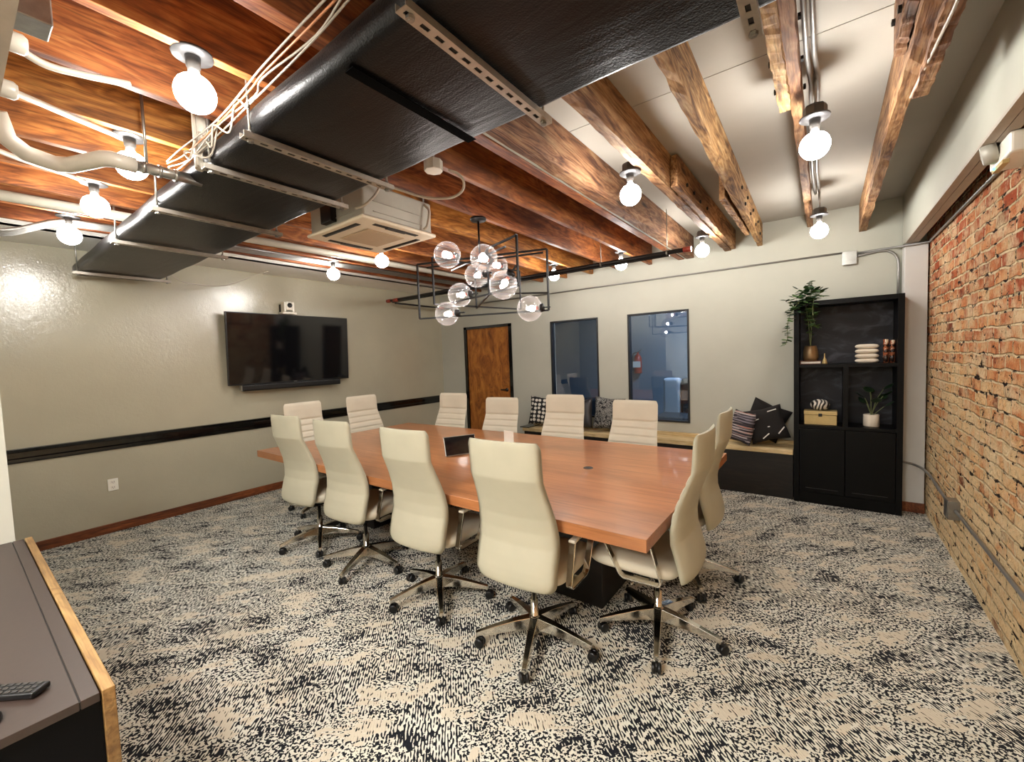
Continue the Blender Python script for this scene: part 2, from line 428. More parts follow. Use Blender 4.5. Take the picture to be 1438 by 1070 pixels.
def mk_glass(name, tint, gl=.08, rough=.0, ior=1.5):
    t = NT(name); t.nt.nodes.remove(t.b)
    out = t.nt.nodes['Material Output']
    tr = t.n('ShaderNodeBsdfTransparent'); tr.inputs['Color'].default_value = (*tint, 1)
    g = t.n('ShaderNodeBsdfGlossy'); g.inputs['Roughness'].default_value = rough
    fr = t.n('ShaderNodeFresnel'); fr.inputs['IOR'].default_value = ior
    ms = t.n('ShaderNodeMixShader')
    t.l(t.math('ADD', fr.outputs[0], gl, clamp=True), ms.inputs[0]); t.l(tr.outputs[0], ms.inputs[1]); t.l(g.outputs[0], ms.inputs[2])
    t.l(ms.outputs[0], out.inputs['Surface']); return t.mat
M['pane'] = mk_glass('window_pane', (.72, .80, .90), .08)
def mk_globe():
    t = NT('clear_smoky_globe'); t.nt.nodes.remove(t.b); out = t.nt.nodes['Material Output']
    tr = t.n('ShaderNodeBsdfTransparent'); tr.inputs['Color'].default_value = (.95, .91, .90, 1)
    g = t.n('ShaderNodeBsdfGlossy'); g.inputs['Roughness'].default_value = .02
    d = t.n('ShaderNodeBsdfTranslucent'); d.inputs['Color'].default_value = (.95, .9, .88, 1)
    lw = t.n('ShaderNodeLayerWeight'); lw.inputs['Blend'].default_value = .18
    m1 = t.n('ShaderNodeMixShader'); m2 = t.n('ShaderNodeMixShader')
    t.l(t.math('MULTIPLY_ADD', lw.outputs['Facing'], .30, .05), m1.inputs[0]); t.l(tr.outputs[0], m1.inputs[1]); t.l(g.outputs[0], m1.inputs[2])
    t.l(t.math('MULTIPLY_ADD', lw.outputs['Facing'], .22, .01), m2.inputs[0]); t.l(m1.outputs[0], m2.inputs[1]); t.l(d.outputs[0], m2.inputs[2])
    t.l(m2.outputs[0], out.inputs['Surface']); return t.mat
M['globe'] = mk_globe()

def mk_stripe():
    t = NT('woven_stripes'); v = t.coord()
    w = t.n('ShaderNodeTexWave', wave_type='BANDS', bands_direction='Z'); w.inputs['Scale'].default_value = 11; w.inputs['Distortion'].default_value = 1.2
    w.inputs['Detail'].default_value = 1; t.l(v, w.inputs['Vector'])
    n = t.noise(t.coord((1, 1, 26)), 1.0, 1, .5)
    c = t.ramp(n, [(.36, srgb(120, 112, 120)), (.46, srgb(58, 50, 56)), (.51, srgb(168, 156, 156)), (.57, srgb(160, 84, 56)), (.62, srgb(176, 164, 160))], 'CONSTANT')
    c = t.mix(t.ramp(w.outputs['Fac'], [(.18, (0, 0, 0)), (.3, (1, 1, 1))]), srgb(26, 22, 26), c)
    t.set(color=c, rough=.9); t.bump(w.outputs['Fac'], .4, .004); return t.mat
M['stripe'] = mk_stripe()
M['darkcloth'] = plain('dark_brown_cloth', srgb(22, 17, 15), .9, 0, .2, bump=.3, scale=80)
M['whitestitch'] = plain('white_stitch', srgb(214, 210, 202), .8)
def mk_dots():
    t = NT('black_cloth_white_ovals'); vo = t.n('ShaderNodeTexVoronoi'); vo.inputs['Scale'].default_value = 17; vo.inputs['Randomness'].default_value = .25
    t.l(t.coord((1, 1, 1)), vo.inputs['Vector'])
    t.set(color=t.ramp(vo.outputs['Distance'], [(.36, srgb(206, 200, 188)), (.42, srgb(20, 20, 22))]), rough=.9); return t.mat
M['dots'] = mk_dots()
def mk_marble():
    t = NT('dark_marbled_cloth'); n = t.noise(t.coord(), 14, 4, .6, 2.5)
    t.set(color=t.ramp(n, [(.45, srgb(24, 24, 26)), (.52, srgb(150, 148, 142)), (.6, srgb(52, 50, 50))]), rough=.9); return t.mat
M['marbled'] = mk_marble()
def mk_swirl():
    t = NT('black_white_swirl'); w = t.n('ShaderNodeTexWave', wave_type='BANDS'); w.inputs['Scale'].default_value = 9; w.inputs['Distortion'].default_value = 9
    w.inputs['Detail'].default_value = 1; t.l(t.coord(), w.inputs['Vector'])
    t.set(color=t.ramp(w.outputs['Fac'], [(.45, srgb(36, 32, 30)), (.55, srgb(214, 206, 194))]), rough=.35); return t.mat
M['swirl'] = mk_swirl()
def mk_speckle():
    t = NT('mottled_candle_glass'); n = t.noise(t.coord(), 26, 2, .5, .5)
    t.set(color=t.ramp(n, [(.40, srgb(40, 26, 20)), (.5, srgb(150, 84, 54)), (.62, srgb(214, 190, 160))], 'CONSTANT'), rough=.25); return t.mat
M['speckle'] = mk_speckle()

# ------------------------------------------------------------------ dimensions (metres; camera stands over the origin)
XW, XB, YB, CZ, JZ = -5.582, .742, 5.421, 2.92, 2.665   # TV wall, brick wall, back wall, ceiling, joist underside

# ------------------------------------------------------------------ shell
struct('floor', MB().box(XW - .2, XB + .2, -3.4, YB + .15, -.05, 0), M['carpet'])
struct('wall_left', MB().box(XW - .15, XW, -.1, YB + .15, 0, 3.0), M['tvwall'])
struct('wall_right', MB().box(XB, XB + .2, -3.4, YB + .15, 0, 3.0), M['brick'])
# back wall with the two window holes and the door hole
W1 = (-3.285, -2.52); W2 = (-2.098, -1.328); WZ = (.675, 2.069); DX = (-4.98, -4.05); DZ = 2.075
b = MB(); y0, y1 = YB, YB + .13
b.box(XW, DX[0], y0, y1, 0, 3); b.box(DX[0], DX[1], y0, y1, DZ, 3); b.box(DX[1], W1[0], y0, y1, 0, 3)
b.box(W1[0], W1[1], y0, y1, 0, WZ[0]); b.box(W1[0], W1[1], y0, y1, WZ[1], 3); b.box(W1[1], W2[0], y0, y1, 0, 3)
b.box(W2[0], W2[1], y0, y1, 0, WZ[0]); b.box(W2[0], W2[1], y0, y1, WZ[1], 3); b.box(W2[1], XB, y0, y1, 0, 3)
struct('wall_back', b, M['white'])
# drywall ceiling on the right in two sheets with a seam, wood deck on the left
struct('ceiling', MB().box(-1.345, .575, 2.374, YB, CZ, CZ + .02).box(-1.345, .575, -3.4, 2.368, CZ, CZ + .02), M['ceil'])
struct('ceiling_deck', MB().box(XW, -1.345, -3.4, YB, CZ, CZ + .03), M['deck'])
struct('ceiling_backing', MB().box(XW - .15, XB + .2, -3.4, YB + .15, CZ + .035, CZ + .06), M['slot'])
struct('trim_1', MB().box(-1.365, -1.347, 1.2, YB, JZ + .004, CZ), M['white'])        # drywall edge against the first fir joist
# beam box over the brick
struct('trim_2', MB().box(.575, .6, -3.4, YB - .02, 2.47, CZ), M['white'])
struct('trim_3', MB().box(.575, .615, -3.4, YB - .17, 2.455, 2.47).box(.618, .665, -3.4, YB - .17, 2.455, 2.472), M['soffit_wood'])
struct('trim_4', MB().box(.575, XB - .012, YB - .17, YB, 0, 2.455), M['pilaster'], bevel=.004)
struct('trim_5', MB().box(XW, -4.98, .17, YB, 2.70, 2.715).box(-4.995, -4.98, .17, YB, 2.70, CZ), M['brightwhite'])
struct('baseboard_left', MB().box(XW, XW + .016, -.1, YB, 0, .088), M['basewood'], bevel=.003)
struct('baseboard_back', MB().box(XW, DX[0] - .07, YB - .014, YB, 0, .085).box(DX[1] + .07, -3.9, YB - .014, YB, 0, .085)
       .box(.567, XB - .01, YB - .185, YB - .17, 0, .09), M['basewood'])
# near-black chair rail on the TV wall
b = MB()
prof = [(0, .805), (.012, .805), (.02, .815), (.02, .84), (.012, .85), (.012, .895), (.02, .905), (.024, .925), (0, .93)]
V = [[b.bm.verts.new((XW + x, y, z)) for x, z in prof] for y in (.17, YB)]
for i in range(len(prof) - 1): b.bm.faces.new((V[0][i], V[0][i + 1], V[1][i + 1], V[1][i]))
struct('trim_6', b, M['blackpaint'])
# the opening the photo is taken from: white return wall on the left, header above, rooms's front wall
struct('wall_front', MB().box(XW, -3.19, -.1, .158, 0, 3.0), M['white'])
struct('trim_7', MB().box(-3.19, XB, -.12, .158, 2.40, 3.0), M['soffit_wood'])
struct('wall_corridor_left', MB().box(-3.3, -3.19, -3.4, -.1, 0, 3.0), M['white'])
struct('wall_corridor_end', MB().box(-3.3, XB, -3.5, -3.4, 0, 3.0), M['white'])

# door and windows
d = MB().box(DX[0] + .015, DX[1] - .015, YB + .01, YB + .05, .01, DZ - .015).build('door_1', M['door']); tag(d, kind='structure')
MB().box(DX[0] - .045, DX[0] + .012, YB - .014, YB + .03, 0, DZ + .03).box(DX[1] - .012, DX[1] + .045, YB - .014, YB + .03, 0, DZ + .03) \
    .box(DX[0] - .045, DX[1] + .045, YB - .014, YB + .03, DZ - .015, DZ + .03).build('door_frame', M['blackpaint'], d)
h = MB().lathe([(0, -.004), (.028, -.004), (.03, .008), (.02, .014), (.012, .03), (0, .03)], (DX[1] - .09, YB + .008, 1.04), 20, ax=(0, -1, 0))
h.tube(smoothpath([(DX[1] - .09, YB - .03, 1.04), (DX[1] - .13, YB - .036, 1.042), (DX[1] - .19, YB - .03, 1.04)]), .010)
h.tube([(DX[1] - .09, YB + .0, 1.04), (DX[1] - .09, YB - .032, 1.04)], .010)
h.build('door_handle', M['plastic'], d)

def window(n, x0, x1):
    z0, z1 = WZ
    f = MB(); t = .022
    f.box(x0, x0 + t, YB - .012, YB + .08, z0, z1).box(x1 - t, x1, YB - .012, YB + .08, z0, z1)
    f.box(x0 + t, x1 - t, YB - .012, YB + .08, z0, z0 + t).box(x0 + t, x1 - t, YB - .012, YB + .08, z1 - t, z1)
    o = f.build('window_%d' % n, M['frame'], bevel=.003); tag(o, kind='structure')
    MB().box(x0 + t - .004, x1 - t + .004, YB + .03, YB + .038, z0 + t - .004, z1 - t + .004).build('pane', M['pane'], o)
    return o
window(1, *W1); window(2, *W2)

# dim blue-grey room beyond the windows
struct('wall_beyond', MB().box(-6.2, 1.3, 8.4, 8.5, 0, 3).box(-6.3, -6.2, YB + .13, 8.5, 0, 3).box(1.3, 1.4, YB + .13, 8.5, 0, 3), M['bluegrey'])
struct('floor_beyond', MB().box(-6.2, 1.3, YB + .15, 8.4, -.05, 0), M['bluefloor'])
struct('ceiling_beyond', MB().box(-6.2, 1.3, YB + .13, 8.4, 2.92, 2.98), M['bluegrey'])

# ------------------------------------------------------------------ joists and beams
jx = [-1.375 - .405 * k for k in range(9)]
JL = ['first fir joist beside the white ceiling, thickest and reddest', 'second fir joist from the white ceiling', 'third fir joist, above the chandelier canopy',
      'fourth fir joist, above the ceiling air conditioner', 'fifth fir joist from the white ceiling', 'sixth fir joist, midway along the left ceiling',
      'seventh fir joist from the white ceiling', 'eighth fir joist, crossing behind white pipes', 'last fir joist, closest to the television wall']
for k, x in enumerate(jx):
    w = .085 if k == 0 else .042
    o = MB().box(x - w / 2 if k else -1.385 - .05, x + w / 2 if k else -1.318 + .03 - .03, .17, YB, JZ, CZ - .002)
    if k == 0:
        o = MB().box(-1.44, -1.372, .17, YB, JZ, CZ - .002)
    oo = o.build('ceiling_joist', M['joist'], bevel=.003)
    tag(oo, 'orange-brown wooden ceiling joist, ' + JL[k], 'joist', 'fir joists of the left ceiling')
# first rough beam: a thick aged board right beside the drywall edge
def wobble_beam(x0a, x1a, x0b, x1b, ya, yb, za, zb, mat, label, amp=.004, top=CZ - .002):
    b = MB(); n = 46
    rnd = random.Random(len(label or "") * 7 + int(abs(x0a) * 1000))
    rows = []
    for i in range(n + 1):
        t = i / n; y = ya + (yb - ya) * t
        x0 = x0a + (x0b - x0a) * t; x1 = x1a + (x1b - x1a) * t; z = za + (zb - za) * t
        j = lambda: (rnd.random() - .5) * amp * 2
        if i in (0, n): j = lambda: 0
        rows.append([b.bm.verts.new(p) for p in ((x0 + j(), y, z + j()), (x1 + j(), y, z + j()), (x1 + j() * .4, y, (z + top) / 2), (x1, y, top), (x0, y, top), (x0 + j() * .4, y, (z + top) / 2))])
    for A, B in zip(rows, rows[1:]):
        for k in range(6): b.bm.faces.new((A[k], A[(k + 1) % 6], B[(k + 1) % 6], B[k]))
    b.bm.faces.new(rows[0]); b.bm.faces.new(rows[-1][::-1])
    o = b.build('ceiling_beam', mat)
    if label: tag(o, label, 'beam', 'rough beams of the white ceiling')
    return o
wobble_beam(-1.342, -1.255, -1.342, -1.262, 1.2, YB, JZ, JZ, M['oldbeam'], 'thick rough-sawn beam where the white ceiling meets the orange joists')
b4 = wobble_beam(-.925, -.868, -.925, -.862, 1.2, YB, 2.68, 2.68, M['oldbeam'], 'dark rough beam left of the white ceiling middle, with a spliced side board')
b3 = wobble_beam(-.52, -.475, -.60, -.555, 1.2, YB, 2.68, 2.68, M['oldbeam'], 'lit rough beam with bolt heads at its far end, centre of the white ceiling')
b2 = wobble_beam(-.14, -.095, -.155, -.105, 1.2, YB, 2.785, 2.79, M['oldbeam'], 'thin rough beam with conduits along its right side')
b1 = wobble_beam(.25, .30, .26, .315, 1.2, YB, 2.66, 2.66, M['oldbeam'], 'rough beam nearest the brick wall, spliced towards the camera')
def sister(parent, x0, x1, ya, yb, za, zb):
    o = wobble_beam(x0, x1, x0, x1, ya, yb, za, zb, M['oldbeam'], None, .004, 2.9); o.name = 'splice_board'; o.parent = parent; return o
sister(b4, -.860, -.815, 3.07, YB - .01, 2.69, 2.69)
sister(b3, -.635, -.598, 3.5, 4.75, 2.665, 2.665)
s2 = sister(b2, -.190, -.142, 1.2, 2.6, 2.74, 2.74)
s1 = sister(b1, .302, .355, 1.2, 2.62, 2.63, 2.63)
s1b = sister(b1, .215, .248, 1.2, 2.35, 2.70, 2.70)
def bolts(parent, pts, ax):
    for p in pts:
        MB().lathe([(0, 0), (.014, 0), (.014, .010), (0, .012)], p, 6, ax=ax, smooth=False).build('bolt_head', M['slot'], parent)
bolts(b3, [(-.474 - .08 * (y_ - 1.2) / 4.22, y_, z_) for y_, z_ in ((3.75, 2.80), (3.95, 2.73), (4.1, 2.82), (4.3, 2.74), (4.5, 2.82), (4.7, 2.74), (4.9, 2.81), (5.1, 2.74))], (1, 0, 0))
bolts(b2, [(-.092, 2.35, 2.83), (-.092, 2.62, 2.84), (-.092, 2.1, 2.86)], (1, 0, 0))
bolts(b2, [(-.195, 2.25, 2.8), (-.195, 2.5, 2.8)], (-1, 0, 0))
bolts(b1, [(.212, 1.7, 2.76), (.212, 1.95, 2.82), (.212, 2.1, 2.74), (.212, 2.28, 2.8)], (-1, 0, 0))
bolts(b4, [(-.812, 3.3, 2.76), (-.812, 3.5, 2.76), (-.812, 3.7, 2.75), (-.812, 3.95, 2.76)], (1, 0, 0))

# ------------------------------------------------------------------ ceiling bulbs
def ceiling_bulb(loc, label, box):
    x, y = loc; r = empty('globe_bulb_light', (x, y, JZ)); tag(r, label, 'ceiling light', 'bare globe bulbs on round grey plates')
    top = 0.0
    MB().lathe([(0, .006), (.0625, .006), (.064, .002), (.0625, -.003), (.026, -.005), (0, -.005)], n=32).build('canopy_plate', M['canopy'], r)
    s = MB().lathe([(0, -.004), (.024, -.004), (.022, -.04), (.0185, -.045), (.0185, -.062), (0, -.062)], n=20).build('socket', M['socket'], r)
    zc = -.130; rr = .0635
    prof = [(0, zc - rr)] + [(rr * math.sin(t), zc - rr * math.cos(t)) for t in [PI * k / 14 for k in range(1, 12)]] + [(.019, -.070), (.0165, -.060), (0, -.058)]
    MB().lathe(prof, n=28).build('bulb', M['bulb'], r)
    if box:
        o = MB().lathe([(0, .006), (.05, .006), (.05, .045), (.045, .055), (0, .055)], n=8, smooth=False).build('octagon_box', M['socket'], r)
        MB().tube([(0, 0, .05), (0, 0, CZ - JZ - .001)], .008, 8).build('hanger_rod', M['conduit'], r)
    return r
BL = {
    (-1.8, .6): 'large bright globe bulb nearest the camera at upper left, left of the duct',
    (-2.65, .6): 'globe bulb half hidden behind the bent white pipe at upper left',
    (-3.45, .6): 'globe bulb third along the left row, below the bent white pipe',
    (-4.3, .6): 'globe bulb at far left, just above the taupe wall top',
    (-4.3, 2.6): 'globe bulb above the television, left of the pair under the air conditioner',
    (-3.45, 2.6): 'globe bulb directly below the air conditioner panel corner',
    (-2.65, 4.5): 'globe bulb over the back wall just right of the chandelier frame',
    (-1.8, 4.5): 'globe bulb crossed by the black sprinkler pipe, over the right window',
    (-.97, 4.5): 'globe bulb at the right end of the black sprinkler pipe',
    (-.97, 2.6): 'globe bulb hanging between two rough beams right of the duct',
    (-.045, 2.6): 'large globe bulb under the thin conduit beam at upper right',
    (-.045, 4.5): 'small globe bulb above the plant, near the back wall at right',
}
for p, lb in BL.items(): ceiling_bulb(p, lb, p[0] > -1.2)
for p in ((-1.8, -1.6), (-.2, -1.6)):  # unseen bulbs added behind the camera for fill
    ceiling_bulb(p, 'bare globe bulb in the corridor behind the camera', True)
for k, y in enumerate((-.95, -2.2)):  # unseen glowing panels, added as frontal fill for the chair backs
    t = empty('ceiling_panel_light', (-1.1, y, 2.78)); tag(t, ['square ceiling light panel in the corridor, nearer the meeting room', 'square ceiling light panel at the far end of the corridor'][k], 'ceiling light')
    MB().box(-.62, .62, -.32, .32, -.03, .13).build('lamp_body', M['canopy'], t)
    pl = NT('panel_diffuser'); pl.set(color=(.9, .9, .88), emit=(1, .975, .94), es=19.0)
    MB().box(-.60, .60, -.30, .30, -.036, -.0305).build('diffuser', pl.mat, t)
# lamp added out of view to brighten the room beyond the windows
t = empty('flush_ceiling_lamp', (-1.2, 7.0, 2.92)); tag(t, 'flush round ceiling lamp in the dim blue room beyond the windows', 'ceiling light')
MB().lathe([(0, 0), (.16, 0), (.16, -.03), (0, -.03)], n=32).build('lamp_body', M['canopy'], t)
lt = NT('dim_cool_diffuser'); lt.set(color=(.8, .85, .9), emit=(.72, .85, 1.0), es=170)
MB().lathe([(0, -.03), (.15, -.031), (.14, -.05), (0, -.06)], n=32).build('diffuser', lt.mat, t)

# ------------------------------------------------------------------ duct with strut hangers
DZ0, DY0, DY1 = 2.475, .775, 1.40
r = empty('fabric_duct', (0, 0, DZ0)); tag(r, 'black wrapped rectangular air duct running across the ceiling on strut hangers', 'air duct')
strx = [-.165, -.86, -1.805, -2.215, -3.0, -3.93, -5.36]
def duct_fn(x0, x1):
    def prof(t):
        # rounded rectangle cross-section, t in 0..1
        hw, hh, rad = (DY1 - DY0) / 2, .05, .04
        cy, cz = (DY0 + DY1) / 2, hh
        per = []
        for (sy, sz, a0) in ((1, -1, -90), (1, 1, 0), (-1, 1, 90), (-1, -1, 180)):
            for k in range(6):
                a = R(a0 + 18 * k); per.append((cy + sy * (hw - rad) + rad * math.cos(a), cz + sz * (hh - rad) + rad * math.sin(a)))
        return per
    return prof(0)
per = duct_fn(0, 0)
b = MB(); n = 60; xs = [XW + .004] + [-5.5 + 6.1 * i / n for i in range(n + 1)]
rings = []
for x in xs:
    near = min(abs(x - s) for s in strx)
    sag = .012 * min(1, near / .25)
    ring = []
    for (y, z) in per:
        k = 1 - abs((y - (DY0 + DY1) / 2) / ((DY1 - DY0) / 2)) ** 2
        ring.append(b.bm.verts.new((x, y, z - (sag * k if z < .06 else 0) + .003 * math.sin(x * 9 + y * 5))))
    rings.append(ring)
for A, B in zip(rings, rings[1:]):
    for k in range(len(per)):
        f = b.bm.faces.new((A[k], A[(k + 1) % len(per)], B[(k + 1) % len(per)], B[k])); f.smooth = True
b.bm.faces.new(rings[0]); b.bm.faces.new(rings[-1][::-1])
b.build('duct_sleeve', M['duct'], r)
for x in (-1.18,):     # black tape bands
    MB().box(x - .022, x + .022, DY0 + .03, DY1 - .03, -.0145, -.012).build('tape_band', M['tape'], r)

SL = ['strut channel nearest the camera, cut off by the picture top', 'slotted strut channel second from the camera with dark slots showing', 'slotted strut channel third along the duct',
      'strut channel beside the white vertical pipe, fourth along the duct', 'strut channel fifth along the duct', 'strut channel sixth along the duct', 'last strut channel at the far left end of the duct']
for k, x in enumerate(strx):
    r = empty('strut_hanger', (x, 0, 2.462)); tag(r, 'galvanized ' + SL[k], 'strut hanger', 'strut hangers under the black duct')
    y0, y1, hw = .745, 1.445, .0205
    b = MB()
    # U channel, slotted web below: build web as strips around the slots
    b.box(-hw, -hw + .0025, y0, y1, -.018, .004).box(hw - .0025, hw, y0, y1, -.018, .004)
    b.box(-hw + .0025, -.0065, y0, y1, -.018, -.0155).box(.0065, hw - .0025, y0, y1, -.018, -.0155)
    ns = 13; p = (y1 - y0) / ns
    for i in range(ns + 1):
        a = max(y0, y0 + i * p - .012); c = min(y1, y0 + i * p + .012)
        b.box(-.0065, .0065, a, c, -.018, -.0155)
    b.build('channel', M['strut'], r)
    MB().box(-hw + .003, hw - .003, y0 + .002, y1 - .002, -.0135, -.0125).build('channel_shadow_strip', M['slot'], r)
    for y in (y0 + .03, y1 - .03):
        if y > 1.3 and k > 4: pass
        MB().tube([(0, y, -.03), (0, y, CZ - 2.462 - .01)], .0055, 8).build('threaded_rod', M['silver'], r)
        MB().lathe([(0, -.028), (.012, -.028), (.012, -.019), (0, -.019)], (0, y, 0), 6, smooth=False).lathe([(0, .004), (.012, .004), (.012, .014), (0, .014)], (0, y, 0), 6, smooth=False).build('nut', M['silver'], r)

# ------------------------------------------------------------------ pipes, conduits, cables
def pipe(name, pts, rad, mat, label, cat, group=None, sm=0, n=10):
    b = MB(); P_ = smoothpath(pts, sm) if sm else pts
    b.tube(P_, rad, n); o = b.build(name, mat); return tag(o, label, cat, group)
# bent white drain pipe
r = empty('drain_pipe', (0, 0, 0)); tag(r, 'thick bent white plastic pipe at upper left, below the joists', 'pipe')
pts = [(-2.62, .19, 2.60), (-2.66, .215, 2.52), (-2.70, .27, 2.49), (-2.73, .36, 2.485), (-2.70, .40, 2.485), (-2.52, .475, 2.485), (-2.50, .50, 2.485), (-2.50, .58, 2.485)]
MB().tube(pts, .033, 16).build('elbow_run', M['pvc'], r)
MB().tube([(-2.50, .575, 2.485), (-2.50, .83, 2.49)], .024, 14).build('coupling_sleeve', M['silver'], r)
for y in (.60, .66, .72):
    MB().tube([(-2.50, y, 2.486), (-2.50, y + .012, 2.486)], .028, 14).build('clamp_ring', M['silver'], r)
MB().tube([(-2.50, .62, 2.5), (-2.50, .62, CZ - .003)], .006).build('hanger_rod', M['silver'], r)
# vertical pipe
r = empty('vertical_pipe', (-2.33, .80, 2.485)); tag(r, 'white vertical pipe dropping from the joists just left of the duct', 'pipe')
MB().tube([(0, -.01, .0), (0, -.01, .43)], .036, 16).build('pipe_body', M['pvc'], r)
MB().tube([(.03, -.045, .0), (.03, -.045, .43)], .006, 8).build('side_cable', M['wire'], r)
# long white pipe parallel to TV wall
pipe('long_white_pipe', [(-3.90, .17, 2.622), (-3.90, YB - .01, 2.672)], .031, M['pvc'], 'long straight white pipe running towards the back wall near the taupe wall', 'pipe', n=16)
for k, (x, z) in enumerate(((-4.30, 2.648), (-4.335, 2.645), (-4.37, 2.642), (-4.405, 2.639))):
    pipe('conduit_run', smoothpath([(x, .17, z - .15), (x, .33, z - .13), (x, .55, z - .02), (x, .75, z), (x, 1.2, z + .005)], 5) + [(x, YB - .01, z + .035)], .0125, M['conduit'],
         ['innermost metal conduit of the bundle', 'second metal conduit of the bundle', 'third metal conduit of the bundle', 'outermost metal conduit of the bundle, closest to the taupe wall'][k] + ', beside the long white pipe', 'conduit', 'bundled metal conduits at upper left', n=10)
# flexible conduits from the header, upper left
for k, pts in enumerate(([(-2.05, .19, 2.60), (-2.10, .27, 2.595), (-2.13, .36, 2.62), (-2.14, .5, 2.655)],
                         [(-2.32, .19, 2.57), (-2.42, .28, 2.60), (-2.55, .38, 2.64), (-2.62, .48, 2.655), (-2.66, .56, 2.66)],
                         [(-3.05, .19, 2.60), (-3.18, .30, 2.62), (-3.36, .48, 2.655), (-3.43, .56, 2.66)])):
    pipe('flexible_conduit', pts, .012, M['wire'], ['curved grey flexible conduit at the top left corner', 'curved white flexible conduit leading to the second globe bulb on the left',
         'curved white flexible conduit leading to the third globe bulb on the left'][k], 'conduit', 'flexible conduits on the left joists', sm=6)
# box and fittings at header
r = empty('junction_box', (-1.86, .21, 2.60)); tag(r, 'square steel junction box fixed to the header at the top left corner', 'junction box')
MB().box(-.05, .05, -.05, .05, -.03, .05).build('box_body', M['silver'], r, bevel=.004)
MB().box(-.055, .055, -.055, -.05, -.035, .055).build('cover', M['silver'], r)
for k, (x, y, z) in enumerate(((-2.04, .21, 2.60), (-2.30, .205, 2.56))):
    o = MB().lathe([(0, -.055), (.026, -.055), (.03, -.02), (.03, .01), (.022, .02), (0, .02)], (x, y, z), 16, ax=(0, 1, 0)).build('conduit_fitting', M['pvc'])
    tag(o, ['white plastic conduit fitting just under the corner junction box', 'lower white plastic conduit fitting on the header, further left'][k], 'fitting', 'white conduit fittings')
# cables along the duct's left edge
cab = [(-.9, .765, 2.60), (-1.06, .77, 2.61), (-1.31, .78, 2.60), (-1.65, .78, 2.595), (-1.77, .785, 2.58), (-2.05, .77, 2.56), (-2.4, .76, 2.54), (-2.62, .75, 2.55)]
for k in range(4):
    pts = [(x + .01 * k, y - .012 * k + .008 * math.sin(3 * i + k * 2), z + .008 * k + .006 * math.sin(i * 1.7 + k)) for i, (x, y, z) in enumerate(cab)]
    pipe('low_voltage_cable', pts, .0036, M['copper'] if k == 2 else M['wire'],
         ['lowest white cable lying along the left edge of the duct', 'second white cable along the left edge of the duct', 'orange cable along the left edge of the duct', 'topmost white cable, arching above the left edge of the duct'][k],
         'cable', 'cables beside the duct', sm=6, n=6)
pipe('tangled_cable', [(-1.79, .77, 2.55), (-1.85, .75, 2.60), (-1.98, .77, 2.53), (-2.05, .74, 2.57), (-2.15, .76, 2.52), (-2.22, .74, 2.60), (-2.28, .72, 2.5), (-2.36, .73, 2.56), (-2.2, .77, 2.50), (-2.05, .76, 2.6)],
     .004, M['wire'], 'tangled white cable looping beside the vertical white pipe', 'cable', sm=6, n=6)
pipe('drooping_cable', [(-5.2, 1.40, 2.50), (-5.24, 1.55, 2.44), (-5.3, 1.9, 2.46), (-5.35, 2.2, 2.6), (-5.36, 2.4, 2.698)], .005, M['wire'], 'thin white cable drooping from the far left end of the duct', 'cable', sm=6, n=6)
# black sprinkler pipe
r = empty('sprinkler_pipe', (0, 4.2, 2.505)); tag(r, 'long black sprinkler pipe crossing below the joists in front of the back wall', 'pipe')
MB().tube([(-5.42, 0, 0), (-1.03, 0, 0)], .021, 14).build('main_run', M['blackpipe'], r)
MB().tube([(-5.36, 0, -.032), (-1.2, 0, -.028)], .010, 10).build('thin_run', M['blackpipe'], r)
MB().tube([(-5.49, 0, 0), (-5.40, 0, 0)], .027, 14).build('end_cap', M['redfit'], r)
MB().tube([(-5.33, 0, -.005), (-5.22, 0, -.005)], .029, 14).build('coupling', M['redfit'], r)
MB().tube([(-1.07, 0, 0), (-1.0, 0, 0)], .026, 14).build('coupling', M['redfit'], r)
for x in (-1.9, -1.22):
    MB().tube([(x, 0, .0), (x, 0, .41)], .004, 8).build('hanger_rod', M['silver'], r)
    MB().lathe([(.022, -.008), (.026, -.008), (.026, .008), (.022, .008)], (x, 0, 0), 16, ax=(1, 0, 0)).build('pipe_clamp', M['silver'], r)
r = empty('branch_pipe', (-5.3, 4.2, 2.455)); tag(r, 'thin black branch pipe with red fitting running to the back wall corner', 'pipe')
MB().tube([(0, 0, 0), (0, 1.2, -.005)], .013, 12).build('branch_run', M['blackpipe'], r)
MB().tube([(0, .9, -.004), (0, 1.02, -.004)], .022, 12).build('fitting', M['redfit'], r)
# back wall conduit with junction box
pipe('wall_conduit', [(-4.6, YB - .012, 2.478), (.14, YB - .012, 2.478)], .0095, M['conduit'], 'thin grey conduit running straight along the upper back wall', 'conduit')
r = empty('junction_box', (.187, YB, 2.415)); tag(r, 'square steel junction box on the back wall above the bookcase', 'junction box')
MB().box(-.053, .053, -.045, 0, -.06, .06).build('box_body', M['silver'], r, bevel=.003)
MB().box(-.057, .057, -.049, -.045, -.064, .064).build('cover', M['silver'], r, bevel=.001)
pipe('wall_conduit', smoothpath([(.24, YB - .018, 2.425), (.42, YB - .018, 2.445), (.50, YB - .018, 2.42), (.545, YB - .018, 2.34), (.55, YB - .018, 2.2)], 6) + [(.55, YB - .018, 2.01)], .011, M['conduit'],
     'grey conduit curving down from the junction box behind the bookcase', 'conduit')
pipe('wall_conduit', [(.24, YB - .016, 2.455), (.50, YB - .016, 2.462), (.56, YB - .19, 2.435), (.735, YB - .19, 2.44), (.728, YB - .3, 2.44), (.722, 1.0, 2.44)], .010, M['conduit'],
     'white conduit wrapping the corner post and running along the top of the brick wall', 'conduit')
